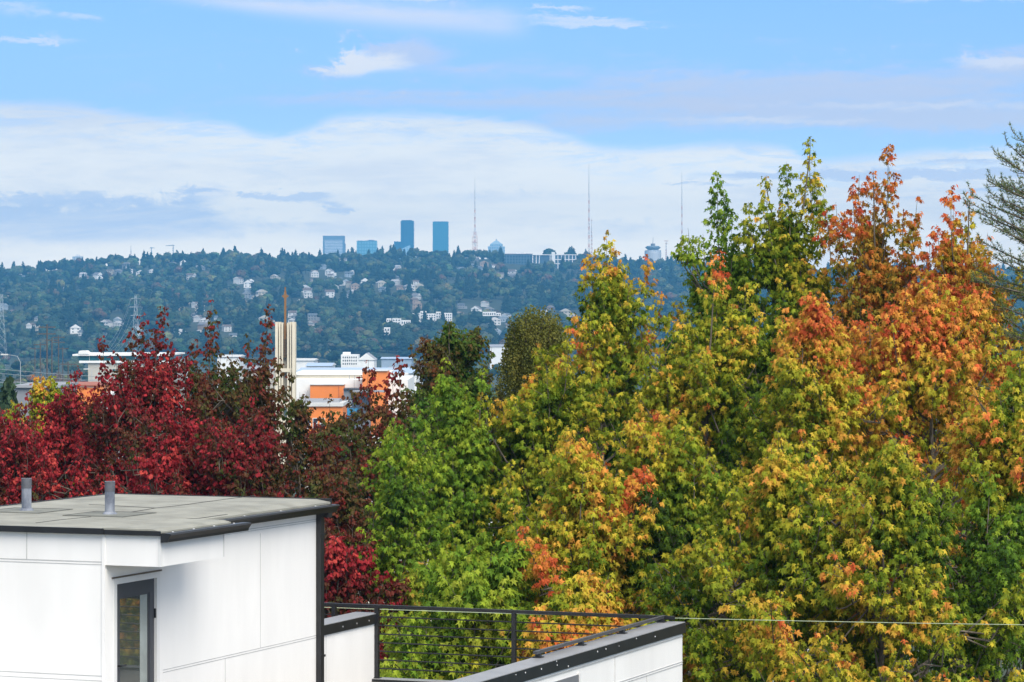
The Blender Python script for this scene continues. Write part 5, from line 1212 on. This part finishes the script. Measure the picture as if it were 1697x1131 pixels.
# hero conifers of the skyline
for px, top in ((22, 434), (38, 432), (64, 430), (98, 431), (100, 436), (160, 424), (215, 420), (223, 419), (245, 424), (275, 417), (283, 419), (350, 418), (372, 420), (471, 411), (490, 412), (518, 420), (560, 412), (577, 411), (590, 414), (611, 411), (620, 416), (655, 409), (670, 411), (684, 411), (702, 416), (716, 416), (729, 415), (745, 418), (762, 414), (800, 418), (822, 414), (826, 417), (944, 407), (948, 406), (951, 409), (908, 413), (893, 417), (1063, 425), (1120, 424), (1145, 428)):
    y = 4480 + rg.uniform(-60, 60); x = X(px, y); z = G(x, y); s = max(.6, (Z(top, y) - z) / 16.3)
    cand.append((x, y, px, HY - z / y * F, True, s, top - 50))
RB = lambda c: 832 < c[2] < 958 and c[1] > 4180 and c[6] < 441 and not (905 < c[2] < 912 or 940 < c[2] < 952)
cand = [c for c in cand if not RB(c)]
def vis(c): return c[6] < silhouette(c[2]) - 2 and -20 < c[2] < 1190 and not (962 < c[2] < 1050 and c[3] > 430)
vc = [c for c in cand if vis(c)]
cons = sorted([c for c in vc if c[4]], key=lambda c: c[6] + 0 * c[1])[:0] or [c for c in vc if c[4]]
brds = [c for c in vc if not c[4]]
size = lambda c: -c[5] / c[1]
hero = [c for c in cons if c[6] < 380]
cons_i = set(id(c) for c in (hero + sorted([c for c in cons if c[6] >= 380], key=size))[:290]); brd_i = set(id(c) for c in sorted(brds, key=size)[:290])
ADJC = ['dark pointed', 'slender dark', 'ragged dark', 'broad dark']
ADJB = {'deep': 'deep green', 'olive': 'olive', 'dark': 'blackish green', 'brown': 'russet', 'yellow': 'yellowing', 'light': 'light green'}
rest = []
for c in cand:
    x, y, px, py, con, s, top = c
    if con:
        k = int(rg.integers(0, 4))
        if id(c) in cons_i: o = place(CON[k][1], x, y, s, 1, 'conifer_tree'); reg(o, ADJC[k], 'conifer', 'tree', 'conifers on the wooded hill', px, py)
        else: rest.append((x, y, s, CON[k][1]))
    else:
        k = int(rg.choice(len(BRD), p=[.2, .2, .17, .17, .1, .04, .02, .05, .05]))
        if id(c) in brd_i: o = place(BRD[k][2], x, y, s, 1, 'broadleaf_tree'); reg(o, ADJB[BRD[k][0]], BRD[k][1] + ' tree', 'tree', 'leafy trees on the wooded hill', px, py)
        else: rest.append((x, y, s, BRD[k][2]))
def merge(name, items, label_kind):
    cache = {}; VV, LL, ZZ, TT = [], [], [], []; off = 0
    for x, y, s, me in items:
        if me.name not in cache:
            v = np.empty(len(me.vertices) * 3, np.float32); me.vertices.foreach_get('co', v); l = np.empty(len(me.loops), np.int32); me.loops.foreach_get('vertex_index', l)
            z_ = np.empty(len(me.polygons), np.int32); me.polygons.foreach_get('loop_total', z_); t = np.empty(len(me.polygons) * 4, np.float32); me.attributes['tint'].data.foreach_get('color', t)
            cache[me.name] = (v.reshape(-1, 3), l, z_, t.reshape(-1, 4)[:, :3])
        v, l, z_, t = cache[me.name]; a = rg.uniform(0, 6.28); R = np.array([[math.cos(a), math.sin(a), 0], [-math.sin(a), math.cos(a), 0], [0, 0, 1]])
        VV.append((v @ R) * s + np.array([x, y, G(x, y) - .4])); LL.append(l + off); ZZ.append(z_); TT.append(t * rg.uniform(.75, 1.3)); off += len(v)
    link(name, npmesh(name, np.concatenate(VV), np.concatenate(LL), np.concatenate(ZZ), [M_FAR], tint=np.concatenate(TT)), kind='stuff', **label_kind)
merge('far_wood', rest, dict(label='dense mixed wood covering the far hillside between the houses', cat='wood'))
# valley-floor trees
for px, base, h, kd, tone in ((8, 588, 34, 'pop', 0), (30, 583, 32, 'pop', 0), (50, 586, 36, 'pop', 0), (72, 590, 34, 'pop', 1), (88, 588, 36, 'pop', 0), (118, 588, 42, 'b', 2), (40, 600, 22, 'b', 7), (10, 606, 20, 'b', 5), (28, 614, 20, 'b', 5), (105, 600, 24, 'b', 1), (130, 604, 24, 'b', 8),
        (150, 582, 24, 'b', 6), (200, 575, 26, 'b', 1), (196, 584, 20, 'b', 3), (300, 575, 26, 'b', 2), (262, 570, 24, 'b', 0), (340, 580, 26, 'b', 3), (420, 585, 26, 'b', 0), (500, 588, 34, 'c', 0), (504, 592, 48, 'c', 1), (575, 560, 46, 'b', 2), (607, 560, 44, 'b', 7), (590, 575, 30, 'b', 1), (550, 585, 30, 'b', 0), (556, 608, 34, 'b', 2), (545, 600, 22, 'b', 6), (640, 575, 28, 'b', 3), (668, 568, 30, 'b', 0), (700, 570, 30, 'b', 3), (720, 560, 30, 'b', 0), (626, 592, 22, 'b', 5), (618, 604, 26, 'b', 2), (525, 598, 18, 'b', 6),
        (790, 575, 26, 'b', 2), (815, 590, 26, 'b', 3), (835, 570, 26, 'b', 5), (850, 545, 24, 'b', 0), (52, 622, 20, 'b', 6), (20, 630, 24, 'b', 3), (-5, 620, 24, 'b', 0), (90, 618, 24, 'b', 1), (130, 622, 26, 'b', 1), (70, 608, 20, 'b', 4), (118, 612, 20, 'b', 0), (155, 596, 12, 'b', 7), (680, 590, 18, 'b', 0), (735, 585, 22, 'b', 1), (750, 570, 22, 'b', 3), (605, 600, 12, 'b', 5), (480, 590, 20, 'b', 0)):
    ys = np.linspace(450, 2700, 400); xs = (px - CX) / F * ys; r_ = HY - ground(xs, ys) / ys * F; y = float(ys[np.argmin(np.abs(r_ - base))]); x = X(px, y)
    hm = h / F * y
    if kd == 'pop': o = place(POP[tone][1], x, y, hm / 20.5, 1, 'poplar_tree'); reg(o, ['olive', 'pale'][tone], 'poplar', 'tree', 'poplars at the hill foot', px, base)
    elif kd == 'c': o = place(CON[tone][1], x, y, hm / 16.5, 1, 'conifer_tree'); reg(o, ADJC[tone], 'conifer', 'tree', 'conifers on the wooded hill', px, base)
    else: k = tone; o = place(BRD[k][2], x, y, hm / 11.5, 1, 'broadleaf_tree'); reg(o, ADJB[BRD[k][0]], BRD[k][1] + ' tree', 'tree', 'leafy trees on the wooded hill', px, base)
finish_labels()
# more green on the valley floor between the buildings
items = []
for k in range(420):
    y = rg.uniform(900, 2560); px = rg.uniform(-60, 1300); items.append((X(px, y), y, rg.uniform(.45, .95), BRD[int(rg.integers(0, 9))][2]))
merge('valley_shrubbery', items, dict(label='mixed shrubs and street trees scattered over the valley floor', cat='shrubbery'))
near = far_mesh('conifer_tree', 'conifer', 230, (.03, .055, .025), 2600)
o = link('conifer_tree', near, loc=(X(14, 180), 180, G(X(14, 180), 180)), label='dark narrow conifer at the far left edge before the grey roofed building', cat='tree'); s = (Z(618, 180) - G(X(14, 180), 180)) / 16.5; o.scale = (s * .55, s * .55, s)

# ------------------------------------------------------------------ the air
def haze():
    m = bpy.data.materials.new('haze_air'); m.use_nodes = True; N = m.node_tree.nodes; N.remove(N['Principled BSDF'])
    v = N.new('ShaderNodeVolumePrincipled'); v.inputs['Color'].default_value = (*HAZE_COL, 1); v.inputs['Density'].default_value = HAZE_D; v.inputs['Anisotropy'].default_value = .0
    m.node_tree.links.new(v.outputs[0], N['Material Output'].inputs['Volume'])
    box('haze', (-10500, -650, -51), (10500, 8300, 262), m, kind='stuff')
HAZE_COL = (.12, .45, .84); HAZE_D = 1.32e-4
haze()
